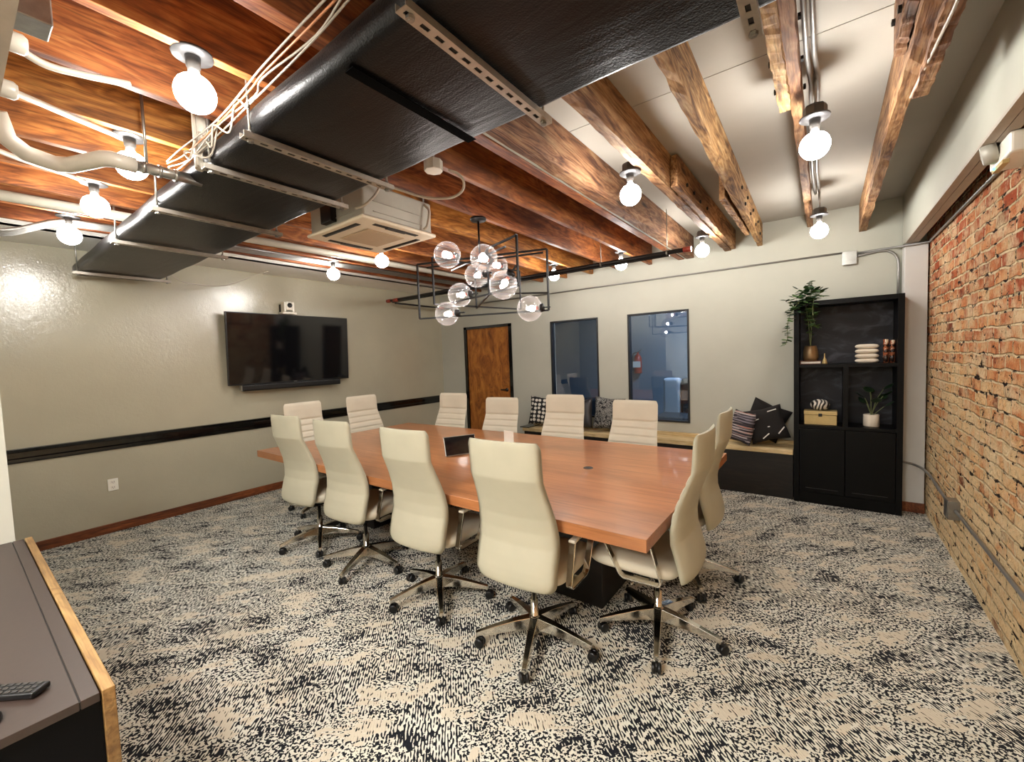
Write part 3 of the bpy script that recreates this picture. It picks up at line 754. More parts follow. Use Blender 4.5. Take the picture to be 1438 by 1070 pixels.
# conduits along the thin beam
for k, (x, z) in enumerate(((-.072, 2.86), (-.045, 2.868))):
    pipe('beam_conduit', [(x, 1.2, z), (x, 2.4, z), (x + .012, 2.62, z - .02), (x - .006, 3.4, z), (x - .01, 4.0, z), (x, 4.5, z - .01)], .010, M['conduit'],
         ['left of two grey conduits beside the thin beam at upper right', 'right of two grey conduits beside the thin beam at upper right'][k], 'conduit', 'conduits beside the thin beam')
pipe('beam_conduit', [(.335, 1.2, 2.60), (.325, 2.0, 2.618), (.30, 2.64, 2.648)], .005, M['wire'], 'thin white wire under the beam nearest the brick wall', 'cable')
# brick wall conduit with box
r = empty('brick_conduit', (0, 0, 0)); tag(r, 'metal conduit with a steel box low on the brick wall', 'conduit')
MB().tube(smoothpath([(.57, YB - .205, .47), (.66, YB - .21, .45), (.715, 5.0, .435), (.722, 4.45, .40)], 6) + [(.722, 4.15, .40)], .0105, 10).build('far_run', M['conduit'], r)
MB().tube([(.722, 4.1, .40), (.722, 1.0, .40)], .0105, 10).build('near_run', M['conduit'], r)
MB().box(.682, XB, 4.05, 4.16, .335, .465).build('steel_box', M['silver'], r, bevel=.004)
MB().box(.678, .682, 4.055, 4.155, .34, .46).build('box_cover', M['silver'], r, bevel=.001)
# octagon junction box beside the duct and its loop
r = empty('octagon_box', (-1.755, 1.70, 2.615)); tag(r, 'round white junction box at the right edge of the duct', 'junction box')
MB().lathe([(0, .05), (.052, .05), (.052, 0), (.048, -.004), (0, -.004)], n=8, smooth=False).build('box_body', M['pvc'], r)
MB().lathe([(0, -.006), (.05, -.006), (.05, -.002)], n=8, smooth=False).build('cover', M['paper'], r)
MB().tube([(0, 0, .05), (0, 0, CZ - 2.615 - .003)], .008).build('hanger_rod', M['conduit'], r)
pipe('flexible_conduit', [(-1.70, 1.76, 2.62), (-1.66, 1.80, 2.60), (-1.65, 1.83, 2.56), (-1.70, 1.86, 2.53), (-1.80, 1.86, 2.52), (-1.95, 1.80, 2.545), (-2.05, 1.68, 2.585), (-2.08, 1.60, 2.59), (-2.09, 1.55, 2.52), (-2.12, 1.50, 2.46), (-2.17, 1.47, 2.445)],
     .0075, M['wire'], 'looped white flexible conduit from the round box to the air conditioner', 'conduit', sm=6, n=8)

# ------------------------------------------------------------------ ceiling cassette air conditioner
r = empty('air_conditioner', (-2.46, 1.79, 2.40)); tag(r, 'white square cassette air conditioner hanging under the joists beside the duct', 'air conditioner')
hw = .312
b = MB()
b.box(-hw, hw, -hw * .93, hw * .93, 0, .022)
b.build('face_panel', M['grey_plastic'], r, bevel=.01, seg=3)
MB().box(-.155, .155, -.145, .145, -.006, .001).build('intake_grille', M['acgrille'], r, bevel=.004)
for (cx, cy, lx, ly) in ((0, -.235, .19, .018), (0, .235, .19, .018), (-.25, 0, .018, .17), (.25, 0, .018, .17)):
    s = MB().box(cx - lx, cx + lx, cy - ly, cy + ly, -.003, .004).build('air_slot', M['slot'], r, bevel=.008, seg=3)
    MB().box(cx - lx * .95, cx + lx * .95, cy - ly * .45, cy + ly * .45, -.008, -.003).build('louver', M['canopy'], s, bevel=.003)
MB().box(-.29, .29, -.27, .27, .022, .225).build('housing', M['acbody'], r, bevel=.012)
MB().box(.291, .297, -.2, .18, .06, .064).box(.291, .297, -.2, .18, .12, .124).box(-.15, .2, -.277, -.271, .06, .064).build('pressed_rib', M['acbody'], r)
MB().box(-.10, .02, -.31, -.27, .04, .16).build('service_bracket', M['plastic'], r, bevel=.004)
for sx in (-.25, .25):
    for sy in (-.24, .24):
        MB().tube([(sx, sy, .2), (sx, sy, CZ - 2.40 - .003)], .005, 8).build('hanger_rod', M['silver'], r)
MB().tube(smoothpath([(.30, .2, .20), (.335, .21, .16), (.34, .2, .10), (.33, .19, .05), (.31, .18, .03)], 5), .009, 8).build('drain_hose', M['wire'], r)

# ------------------------------------------------------------------ chandelier
C0 = Vector((-2.2, 2.59, 0))
r = empty('globe_chandelier', (C0.x, C0.y, JZ)); tag(r, 'black metal chandelier of open rectangles with clear glass globes above the table', 'chandelier')
def L_(p): return (p[0] - C0.x, p[1] - C0.y, p[2] - JZ)
MB().lathe([(0, 0), (.06, 0), (.066, -.008), (.06, -.022), (.02, -.028), (0, -.028)], n=28).build('canopy', M['blackmetal'], r)
MB().tube([(0, 0, -.02), (0, 0, -.33)], .008, 10).build('stem', M['blackmetal'], r)
A = [(-2.765, 2.44, 2.37), (-1.676, 2.75, 2.36), (-1.676, 2.75, 1.905), (-2.765, 2.44, 1.915)]
B = [(-2.674, 2.528, 2.43), (-2.41, 3.43, 2.40), (-2.41, 3.43, 2.03), (-2.674, 2.528, 2.035)]
Cc = [(-1.643, 2.318, 2.367), (-2.011, 2.455, 2.367), (-2.003, 2.45, 2.035), (-1.643, 2.318, 2.035)]
D = [(-2.011, 2.455, 2.367), (-2.63, 3.02, 2.36), (-2.63, 3.02, 2.033), (-2.003, 2.45, 2.035)]
for nm, q in (('A', A), ('B', B), ('C', Cc), ('D', D)):
    b = MB(); q = [Vector(L_(p)) for p in q]
    w = .013
    for i in range(4):
        if nm == 'D' and i == 3: continue
        b.bar(q[i], q[(i + 1) % 4], w)
    b.build('rectangle_frame', M['blackmetal'], r)
# cross bars that tie stem and frames
b = MB(); s0 = Vector((0, 0, -.33))
for p in ((-2.30, 2.57, 2.335), (-2.22, 2.64, 2.335), (-2.1, 2.54, 2.335)):
    b.bar(s0, L_(p), .012)
q1 = Vector(L_((-2.62, 2.7, 2.335))); q2 = Vector(L_((-1.80, 2.4, 2.335)))
b.bar(q1, q2, .012); b.bar(L_((-2.68, 2.47, 2.335)), L_((-1.7, 2.735, 2.335)), .012); b.bar(L_((-2.003, 2.45, 2.035)), L_((-2.63, 2.6, 2.035)), .012)
b.bar(L_((-2.003, 2.45, 2.035)), L_((-1.676, 2.75, 2.035)), .012)
b.build('cross_bar', M['blackmetal'], r)
GL = [(-2.247, 2.277, 2.333, (0, 1, 0)), (-1.978, 2.374, 2.281, (-.3, 1, 0)), (-2.325, 2.688, 2.249, (1, 0, 0)), (-1.778, 2.331, 2.058, (.5, 0, .5)), (-2.435, 2.594, 2.091, (.9, .3, 0)),
      (-2.498, 2.50, 1.937, (1, .28, 0)), (-1.814, 2.70, 1.927, (1, .28, 0)), (-2.40, 3.06, 2.40, (0, 1, 0))]
for (x, y, z, ax) in GL:
    c = Vector(L_((x, y, z))); ax = Vector(ax).normalized(); R_ = .098
    g = MB().sphere(c, R_, 32).build('glass_globe', M['globe'], r)
    MB().lathe([(0, -.016), (.030, -.016), (.032, -.002), (.032, .012), (.024, .018), (0, .018)], c + ax * R_ * .96, 20, ax=tuple(ax)).build('globe_cap', M['blackmetal'], r)
    MB().lathe([(0, 0), (.013, 0), (.013, .04), (0, .04)], c + ax * (R_ * .96 - .05), 14, ax=tuple(ax)).build('lamp_socket', M['redfit'], r)
    cc = c + ax * (R_ * .96 - .075)
    MB().sphere(cc, .023, 16, sc=(1, 1, 1)).build('lamp_bulb', M['filament'], r)
    b = MB(); e = c + ax * (R_ + .015); b.bar(e, e + ax * .05, .010); b.build('globe_arm', M['blackmetal'], r)

# ------------------------------------------------------------------ conference table
TX0, TX1, TY0, TY1, TZ = -4.42, -.618, 1.762, 3.62, .75
r = empty('conference_table', ((TX0 + TX1) / 2, (TY0 + TY1) / 2, 0)); tag(r, 'large rectangular cherry wood conference table in the middle of the room', 'table')
ox, oy = (TX0 + TX1) / 2, (TY0 + TY1) / 2; hx, hy = (TX1 - TX0) / 2, (TY1 - TY0) / 2
MB().box(-hx, hx, -hy, hy, TZ - .060, TZ).build('tabletop', M['table'], r, bevel=.002)
for sx in (-1, 1):
    MB().box(sx * 1.15 - .28, sx * 1.15 + .28, -.38, .38, 0, TZ - .061).build('pedestal', M['darkpanel'], r, bevel=.004)
for x, y in ((-1.361, 2.707),):
    MB().lathe([(0, TZ + .001), (.030, TZ + .001), (.033, TZ + .003), (.036, TZ)], (x - ox, y - oy, 0), 24).build('cable_grommet', M['plastic'], r)

# tablet and card holder
r = empty('touch_panel', (-2.46, 2.56, TZ), math.atan2(.178, .093)); tag(r, 'black touch panel tilted up on the table behind the front chair', 'tablet')
up = Vector((0, .33, .944)).normalized()
b = MB(); b.obox(Vector((0, 0, .006)) + up * .082, (1, 0, 0), up, Vector((0, -.944, .33)), .14, .082, .006); b.build('case', M['silver'], r, bevel=.003)
b = MB(); b.obox(Vector((0, 0, .006)) + up * .082 + Vector((0, -.944, .33)) * .0066, (1, 0, 0), up, Vector((0, -.944, .33)), .134, .076, .001); b.build('screen', M['screen'], r)
b = MB(); b.bar((0, .055, .1), (0, .12, .003), .12, .006); b.build('rear_stand', M['plastic'], r)
r = empty('card_holder', (-2.42, 3.17, TZ), R(-8)); tag(r, 'small white framed card standing on the far side of the table', 'card holder')
MB().box(-.062, .062, -.02, .03, 0, .006).box(-.062, -.052, -.003, .003, .006, .112).box(.052, .062, -.003, .003, .006, .112).box(-.052, .052, -.003, .003, .102, .112).build('frame', M['outlet'], r)
MB().box(-.052, .052, -.0015, .0015, .006, .102).build('card', M['paper'], r)

# ------------------------------------------------------------------ office chair
PROF = [(.405, .208, .016), (.42, .230, .040), (.46, .232, .050), (.50, .225, .052), (.56, .210, .054), (.62, .192, .054), (.69, .190, .052), (.77, .203, .050), (.85, .229, .047), (.93, .261, .044),
        (.975, .280, .043), (1.03, .284, .042), (1.09, .287, .040), (1.14, .289, .034), (1.16, .286, .014)]
def pf(z, k):
    for (a, b_) in zip(PROF, PROF[1:]):
        if z <= b_[0]:
            t = (z - a[0]) / (b_[0] - a[0]); return a[k] + (b_[k] - a[k]) * t
    return PROF[-1][k]
def half_w(z):
    t = min(1, max(0, (.98 - z) / .36)); t = t * t * (3 - 2 * t)
    w = .214 + .029 * t
    if z < .47: w -= .045 * ((.47 - z) / .065) ** 2.2
    if z > 1.12: w -= .018 * ((z - 1.12) / .04) ** 2
    return w
def make_chair():
    r = empty('conference_chair')
    # backrest: closed shell, rear towards -Y, ribbed in front below the head section
    b = MB(); zs = [.405, .409, .415, .425, .44, .455] + [.47 + .0083 * i for i in range(80)] + [1.134, 1.145, 1.153, 1.158, 1.16]
    zs = sorted(z for z in zs if z <= 1.16)
    NX = 14; rings = []
    seams = [.97, .905, .84, .775, .71, .645, .58, .515]
    for z in zs:
        w = half_w(z); y_r = -pf(z, 1); th = pf(z, 2)
        g = 0
        for s_ in seams: g = max(g, math.exp(-((z - s_) / .007) ** 2))
        ring = []
        for i in range(NX + 1):          # rear side left to right
            u = -1 + 2 * i / NX; e = (1 - abs(u) ** 6)
            cur = .022 * u * u           # wings wrap forward
            ring.append((u * w, y_r + cur + th * .5 * (1 - e), z))
        for i in range(NX + 1):          # front side right to left
            u = 1 - 2 * i / NX; e = (1 - abs(u) ** 6)
            cur = .022 * u * u
            gg = g * .017 * (1 if abs(u) < .9 else 0)
            ring.append((u * w * .995, y_r + cur + th - th * .5 * (1 - e) - gg, z))
        rings.append([b.bm.verts.new(p) for p in ring])
    n = len(rings[0])
    for A_, B_ in zip(rings, rings[1:]):
        for k in range(n):
            f = b.bm.faces.new((A_[k], A_[(k + 1) % n], B_[(k + 1) % n], B_[k])); f.smooth = True
            f.material_index = 0 if k < NX else 1
    b.bm.faces.new(rings[0][::-1]); b.bm.faces.new(rings[-1])
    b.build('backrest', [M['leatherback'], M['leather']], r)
    # seat cushion
    b = MB()
    def seat(u, v):
        a = 2 * PI * u; c, s_ = math.cos(a), math.sin(a)
        sx = abs(c) ** .35 * (1 if c > 0 else -1); sy = abs(s_) ** .35 * (1 if s_ > 0 else -1)
        k = math.sin(PI * v) ** .45 if 0 < v < 1 else 0.0
        z = .452 - .054 * math.cos(PI * v)
        x = .248 * sx * k; y = .075 + .245 * sy * k
        if v > .5: z -= .018 * max(0, (y - .2) / .12) ** 2 + (-.012 * (x / .25) ** 2)
        return (x, y, z)
    b.grid(seat, 40, 14, closed_u=True)
    bmesh.ops.remove_doubles(b.bm, verts=b.bm.verts, dist=.0005)
    b.build('seat', M['leather'], r)
    MB().box(-.09, .09, -.10, .14, .355, .398).build('tilt_mechanism', M['plastic'], r, bevel=.01)
    MB().tube([(-.06, .05, .37), (-.20, .06, .365), (-.235, .06, .36)], .006, 8).build('tilt_lever', M['chrome'], r)
    b = MB(); b.bar((0, -.06, .375), (0, -.145, .415), .07, .012); b.build('back_bracket', M['plastic'], r)
    # gas column
    c = MB().lathe([(0, .36), (.014, .36), (.014, .24), (.022, .24), (.022, .10), (.026, .095), (.026, .07), (0, .07)], n=18).build('gas_column', M['chrome'], r)
    # armrests: flat chrome loops
    for s_ in (-1, 1):
        x = s_ * .266
        loop = [(x, -.115, .640), (x, -.085, .418), (x, .105, .408), (x, .19, .56), (x, .19, .640)]
        q = [(x, -.05, .632), (x, -.105, .43), (x, -.09, .414), (x, .085, .410), (x, .105, .424), (x, .215, .632)]
        b = MB()
        for a, c_ in zip(q, q[1:]):
            b.bar(a, c_, .034, .009, up=(0, 0, 1) if abs(a[2] - c_[2]) < .03 else (0, 1, 0))
        a_ = b.build('armrest', M['chrome'], r, bevel=.002)
        MB().box(x - .020, x + .020, -.065, .235, .628, .644).build('arm_pad', M['leather'], a_, bevel=.008, seg=3)
        MB().box(min(x, x - s_ * .05), max(x, x - s_ * .05), -.03, .05, .400, .408).build('arm_mount', M['chrome'], a_)
    # star base on its own turning part
    base = MB().lathe([(0, .065), (.034, .065), (.038, .075), (.038, .135), (.028, .150), (0, .150)], n=20).build('star_base', M['chrome'], r)
    for k in range(5):
        a = 2 * PI * k / 5; ca, sa = math.cos(a), math.sin(a)
        b = MB()
        rows = []
        for t, hwid, zt, zb in ((0.02, .030, .146, .082), (.12, .025, .132, .080), (.22, .020, .110, .074), (.30, .016, .090, .066), (.325, .015, .083, .062)):
            rows.append([b.bm.verts.new((ca * t - sa * s_, sa * t + ca * s_, z)) for s_, z in ((-hwid, zb), (-hwid * .75, zt), (hwid * .75, zt), (hwid, zb))])
        for A_, B_ in zip(rows, rows[1:]):
            for i in range(4): b.bm.faces.new((A_[i], A_[(i + 1) % 4], B_[(i + 1) % 4], B_[i]))
        b.bm.faces.new(rows[0][::-1]); b.bm.faces.new(rows[-1])
        MBs = b.build('base_leg', M['chrome'], base, bevel=.002)
        b = MB(); px, py = ca * .318, sa * .318; sw = a + .9 * k
        d_ = Vector((math.cos(sw), math.sin(sw), 0)); sd = Vector((-d_.y, d_.x, 0)); o_ = Vector((px, py, 0)) + d_ * .014
        b.tube([(px, py, .045), (px, py, .072)], .007, 8, m=1)
        for s_ in (-1, 1):
            b.lathe([(0, -.009), (.020, -.009), (.026, -.006), (.026, .006), (.020, .009), (0, .009)], o_ + sd * .014 * s_ + Vector((0, 0, .026)), 18, ax=tuple(sd))
        b.obox(o_ + Vector((0, 0, .034)), d_, sd, (0, 0, 1), .022, .006, .014)
        b.build('caster', [M['plastic'], M['chrome']], base)
    return r
proto = make_chair()
CH = [ # x, y, facing (deg, 0 = +Y), base rotation, raise, label
    (-3.55, 1.88, 5, 42, 0, 'leftmost cream high-back chair on the near side of the table, back towards the camera'),
    (-2.855, 1.87, 5, 5, 0, 'cream high-back chair second from left on the near side of the table'),
    (-2.04, 1.86, 3, 30, 0, 'cream high-back chair third from left on the near side, beside the largest one'),
    (-1.275, 1.845, 3.5, 6, 0, 'largest cream high-back chair, nearest the camera with its back to it'),
    (-.745, 2.29, 90, -74, .0, 'cream high-back chair seen side-on at the near right end of the table'),
    (-.775, 3.0, 90, -60, .01, 'cream chair at the right table end, partly behind the side-on chair'),
    (-4.40, 2.36, -88, 10, -.012, 'cream ribbed-front chair at the left end of the table, closer to the camera'),
    (-4.40, 3.09, -90, 33, -.008, 'cream ribbed-front chair at the left end of the table, further from the camera'),
    (-3.71, 3.53, 186, 20, -.018, 'cream ribbed-front chair on the far side, left of the wooden door'),
    (-2.93, 3.53, 188, 50, -.053, 'cream ribbed-front chair on the far side, in front of the wooden door'),
    (-2.13, 3.55, 186, 11, -.004, 'cream ribbed-front chair on the far side, below the left window'),
    (-1.415, 3.54, 180, 28, -.038, 'cream ribbed-front chair on the far side, below the right window'),
]
for i, (x, y, a, ba, dz, lb) in enumerate(CH):
    c = proto if i == 0 else copy_tree(proto)
    tag(c, lb, 'chair', 'cream conference chairs around the table')
    c.location = (x, y, 0); c.rotation_euler = (0, 0, R(a))
    for ch in c.children:
        if ch.name.startswith('star_base'): ch.rotation_euler = (0, 0, R(ba - a) if a else R(ba))
        elif ch.name.startswith('gas_column'): pass
        else: ch.location.z = dz

# ------------------------------------------------------------------ television, camera, outlet
r = empty('television', (XW, 2.70, 1.78)); tag(r, 'large flat television mounted on the taupe wall', 'television')
MB().box(.085, .118, -.76, .76, -.425, .425).build('tv_body', M['plastic'], r, bevel=.004)
MB().box(.118, .1195, -.748, .748, -.408, .415).build('tv_screen', M['screen'], r)
MB().box(0, .075, -.3, .3, -.2, .2).build('wall_mount', M['blackmetal'], r)
MB().box(.1195, .121, -.02, .02, -.42, -.413).build('tv_emblem', M['silver'], r)
for ch_ in r.children:
    if ch_.name.split('.')[0] != 'wall_mount': ch_.rotation_euler.y = R(3)
r = empty('soundbar', (XW, 2.68, 1.315)); tag(r, 'long black soundbar under the television', 'soundbar')
MB().box(.08, .15, -.62, .62, -.037, .037).build('bar_body', M['plastic'], r, bevel=.014, seg=3)
MB().box(.0, .081, -.25, .25, -.02, .03).build('bracket', M['blackmetal'], r)
MB().box(.085, .145, -.627, -.62, -.03, .03).build('end_cap', M['silver'], r)
r = empty('conference_camera', (XW + .10, 2.66, 2.206)); tag(r, 'white swivelling video camera standing on top of the television', 'camera')
MB().box(-.055, .055, -.09, .09, 0, .03).build('foot', M['outlet'], r, bevel=.01, seg=3)
MB().box(-.045, .045, -.065, -.04, .03, .155).box(-.045, .045, .04, .065, .03, .155).build('yoke', M['outlet'], r, bevel=.008)
MB().box(-.045, .05, -.04, .04, .05, .16).build('head', M['outlet'], r, bevel=.015, seg=3)
MB().lathe([(0, 0), (.028, 0), (.03, .012), (.022, .016), (.018, .010), (0, .008)], (.05, 0, .112), 24, ax=(1, 0, 0)).build('lens', M['plastic'], r)
MB().box(-.1, -.046, -.06, -.02, .0, .13).build('rear_bracket', M['blackmetal'], r)
r = empty('wall_outlet', (XW, .918, .463)); tag(r, 'white wall outlet low on the taupe wall', 'outlet')
MB().box(0, .007, -.038, .038, -.058, .058).build('cover_plate', M['outlet'], r, bevel=.003)
for z in (-.026, .026):
    MB().box(.007, .009, -.018, .018, z - .016, z + .016).build('socket_face', M['paper'], r, bevel=.002)
    MB().box(.009, .0095, -.009, -.006, z - .004, z + .008).box(.009, .0095, .006, .009, z - .004, z + .008).box(.009, .0095, -.002, .002, z - .011, z - .007).build('slot', M['slot'], r)

# ------------------------------------------------------------------ bench with cushions
r = empty('window_bench', (0, 5.2, 0)); tag(r, 'long built-in bench with pale wooden seat and dark front under the windows', 'bench')
MB().box(-3.62, -.258, -.115, .22, .465, .515).build('seat_board', M['benchwood'], r, bevel=.004)
MB().box(-3.62, -.258, .18, .22, .515, .555).build('rear_ledge', M['benchwood'], r, bevel=.003)
MB().box(-3.60, -.26, -.095, .21, 0, .465).build('front_panel', M['darkpanel'], r)
MB().box(-3.66, -3.5, -.12, .22, .515, .527).build('end_board', M['blackpaint'], r)

def cushion(name, loc, size, rot, mat, label, cat='cushion', group='cushions on the bench', marks=None):
    r = empty(name, loc); r.rotation_euler = rot; tag(r, label, cat, group)
    b = MB(); w, h, d = size; n = 16
    def side(sg):
        def f(u, v):
            a, c = u * 2 - 1, v * 2 - 1
            e = (1 - a ** 4) * (1 - c ** 4)
            pin = 1 - .10 * (1 - abs(a * c)) * (1 if max(abs(a), abs(c)) > .0 else 0) * (max(abs(a), abs(c)) ** 3)
            return (a * w / 2 * pin, sg * d / 2 * e ** .5, h / 2 + c * h / 2 * pin)
        return f
    b.grid(side(1), n, n); b.grid(side(-1), n, n)
    bmesh.ops.remove_doubles(b.bm, verts=b.bm.verts, dist=.0006)
    b.build('cover', mat, r, smooth=True)
    if marks:
        for (x, z, L, a) in marks:
            m_ = MB(); y = -d / 2 * ((1 - (2 * x / w) ** 4) * (1 - (2 * (z - h / 2) / h) ** 4)) ** .5 - .002
            m_.obox((x, y, z), (math.cos(a), 0, math.sin(a)), (0, 1, 0), (-math.sin(a), 0, math.cos(a)), L / 2, .004, .005)
            m_.build('white_stitch', M['whitestitch'], r)
    return r
cushion('throw_pillow', (-.755, 5.16, .535), (.30, .35, .11), (R(-10), R(4), R(-42)), M['stripe'], 'striped grey and rust cushion on the bench left of the dark ones')
cushion('throw_pillow', (-.60, 5.325, .600), (.38, .38, .08), (R(-4), R(24), 0), M['darkcloth'], 'dark brown cushion behind, its corner rising above the other dark one')
cushion('throw_pillow', (-.452, 5.17, .578), (.36, .36, .12), (R(-9), R(-16), R(4)), M['darkcloth'], 'dark brown cushion with short white stitches against the bookcase',
        marks=[(-.09, .24, .085, .2), (.09, .31, .085, .1), (-.14, .15, .05, .3), (.02, .15, .02, 0), (-.03, .06, .08, .55), (.12, .09, .09, .7)])
cushion('throw_pillow', (-3.36, 5.215, 0.546), (.40, .42, .12), (R(-10), R(6), R(25)), M['dots'], 'black cushion with white ovals at the left end of the bench')
cushion('throw_pillow', (-2.72, 5.21, 0.546), (.40, .40, .12), (R(-10), R(-6), R(-10)), M['canopy'], 'grey cushion standing below the left window, right of the dotted one')
cushion('throw_pillow', (-2.33, 5.215, 0.546), (.40, .44, .12), (R(-10), R(5), R(12)), M['marbled'], 'black and white marbled cushion between the two windows')

# ------------------------------------------------------------------ bookcase
BX0, BX1, BY0, BY1, BH = -.252, .562, 5.065, 5.405, 2.0
r = empty('bookcase', ((BX0 + BX1) / 2, BY0, 0)); tag(r, 'tall black bookcase with open shelves above two doors, against the back wall', 'bookcase')
cx = (BX0 + BX1) / 2; w2 = (BX1 - BX0) / 2; dp = BY1 - BY0; t = .045
MB().box(-w2, -w2 + t, 0, dp, 0, BH).box(w2 - t, w2, 0, dp, 0, BH).build('side_panel', M['cabinet'], r, bevel=.002)
MB().box(-w2 + t, w2 - t, 0, dp, BH - t, BH).build('top_panel', M['cabinet'], r, bevel=.002)
MB().box(-w2 + t, w2 - t, dp - .015, dp, .1, BH - t).build('back_panel', M['cabback'], r)
MB().box(-w2 + t, w2 - t, .01, dp - .015, 1.355, 1.385).build('shelf', M['cabinet'], r)
MB().box(-w2 + t, w2 - t, .0, dp - .015, .755, .785).build('shelf', M['cabinet'], r)
MB().box(-.018, .022, .01, dp - .015, .785, 1.355).build('divider', M['cabinet'], r)
MB().box(-w2 + t, w2 - t, .01, dp - .015, .0, .11).build('plinth', M['cabinet'], r)
for sx in (0, 1):
    x0, x1 = (-w2 + t + .003, -.002) if sx == 0 else (.002, w2 - t - .003)
    d = MB().box(x0, x1, -.002, .018, .115, .750).build('cabinet_door', M['cabinet'], r, bevel=.003)
    MB().box(x0 + .05, x1 - .05, -.006, -.002, .155, .159).build('lower_bead', M['canopy'], d)

def bk(x, y): return (x, y)
# shelf things (top shelf z=1.385, lower shelf z=.785)
Z1, Z2 = 1.3855, .7855
r = empty('stacked_book', (-.118, 5.2, Z1)); tag(r, 'thin brown book lying under the plant pot on the top shelf', 'book')
MB().box(-.085, .085, -.06, .06, 0, .006).box(-.085, .085, -.06, .06, .026, .032).box(-.085, -.079, -.06, .06, .006, .026).build('cover', M['bookcloth'], r)
MB().box(-.078, .082, -.056, .056, .006, .026).build('pages', M['paper'], r)
r = empty('trailing_plant', (-.118, 5.2, Z1 + .0325)); tag(r, 'trailing green pothos plant in a coppery pot on the top shelf', 'plant')
MB().lathe([(0, 0), (.052, 0), (.064, .03), (.063, .09), (.050, .145), (.046, .15), (.042, .14), (0, .135)], n=28).build('pot', M['brownglaze'], r)
rnd = random.Random(3)
def leaf(b, p, d, size, m=0):
    d = Vector(d).normalized(); u = Vector((0, 0, 1)); s_ = d.cross(u)
    if s_.length < .1: s_ = Vector((1, 0, 0))
    s_.normalize(); nrm = s_.cross(d)
    P0 = Vector(p); pts = []
    for t_, w_, k in ((0, 0, 0), (.25, .36, .06), (.55, .40, .07), (.8, .22, .03), (1, 0, -.06)):
        pts.append((P0 + d * size * t_ + nrm * size * k, w_ * size))
    L = [b.bm.verts.new(p_ - s_ * w_ - nrm * w_ * .25) for p_, w_ in pts[1:-1]]; Rr = [b.bm.verts.new(p_ + s_ * w_ - nrm * w_ * .25) for p_, w_ in pts[1:-1]]
    Cn = [b.bm.verts.new(p_) for p_, _ in pts]
    b.bm.faces.new((Cn[0], L[0], Cn[1])); b.bm.faces.new((Cn[0], Cn[1], Rr[0]))
    for i in range(2):
        b.bm.faces.new((Cn[i + 1], L[i], L[i + 1], Cn[i + 2])); b.bm.faces.new((Cn[i + 1], Cn[i + 2], Rr[i + 1], Rr[i]))
    b.bm.faces.new((Cn[3], L[2], Cn[4])); b.bm.faces.new((Cn[3], Cn[4], Rr[2]))
    for f in b.bm.faces: f.smooth = True
stems = [[(0, 0, .13), (.005, -.01, .3), (-.01, -.02, .5), (.0, -.03, .66), (.01, -.04, .78)],
         [(0, 0, .13), (-.02, -.04, .4), (-.05, -.16, .58), (-.11, -.20, .55), (-.165, -.20, .45), (-.185, -.20, .34), (-.18, -.20, .25), (-.20, -.20, .17)],
         [(0, 0, .13), (.01, -.03, .4), (.03, -.15, .62), (.02, -.18, .5), (.03, -.18, .38), (.05, -.18, .33)]]
sb = MB(); lb_ = MB(); ld_ = MB()
for st in stems:
    pp = smoothpath(st, 6); sb.tube(pp, .0035, 6)
    for i, p in enumerate(pp):
        if i < 5 and True: continue
        for q in range(2 if p.z > .4 else 1):
            a = rnd.random() * 6.28
            leaf(lb_ if rnd.random() < .6 else ld_, p, (math.cos(a), math.sin(a) - .4, rnd.uniform(-.5, .5)), rnd.uniform(.045, .075))
for i in range(70):
    a = rnd.random() * 6.28; rr_ = rnd.random() ** .5
    p = (-.02 + rr_ * .12 * math.cos(a), -.10 + rr_ * .07 * math.sin(a), .64 + rnd.uniform(-.13, .17) * (1.1 - rr_))
    leaf(lb_ if rnd.random() < .55 else ld_, p, (math.cos(a), math.sin(a), rnd.uniform(-.5, .8)), rnd.uniform(.05, .085))
for i in range(26):
    p = (-.13 + rnd.uniform(-.06, .05), -.18 + rnd.uniform(-.03, .03), .56 + rnd.uniform(-.09, .06))
    a = rnd.random() * 6.28
    leaf(lb_ if rnd.random() < .5 else ld_, p, (math.cos(a), math.sin(a), rnd.uniform(-.8, .3)), rnd.uniform(.045, .07))
sb.build('vine', M['stem'], r); lb_.build('leaves', M['leaf'], r, fix=False); ld_.build('shaded_leaves', M['leafdark'], r, fix=False)  # leaves split at random between green and darker green
r = empty('brass_bell', (-.005, 5.17, Z1)); tag(r, 'small pale bell-shaped ornament beside the brown book on the top shelf', 'ornament')
MB().lathe([(0, 0), (.024, 0), (.022, .012), (.014, .045), (.006, .06), (.004, .10), (0, .105)], n=18).build('bell_body', M['gold'], r)
r = empty('ring_sculpture', (.315, 5.2, Z1)); tag(r, 'cream sculpture of four stacked rounded slabs on the top shelf', 'sculpture')
for k in range(4):
    b = MB(); z = .022 + .045 * k
    b.sphere((0, 0, z), 1, 28, sc=(.001, .001, .001)) if False else None
    def slab(u, v, z=z):
        a = 2 * PI * u; c, s_ = math.cos(a), math.sin(a); q = PI * v
        rr_ = math.sin(q) ** .5 if 0 < v < 1 else 0
        sx = abs(c) ** .5 * (1 if c > 0 else -1); sy = abs(s_) ** .7 * (1 if s_ > 0 else -1)
        return (.088 * sx * rr_, .045 * sy * rr_, z - .0225 * math.cos(q))
    b.grid(slab, 32, 12, closed_u=True); bmesh.ops.remove_doubles(b.bm, verts=b.bm.verts, dist=.0004)
    b.build('rounded_slab', M['ceramic_white'], r)
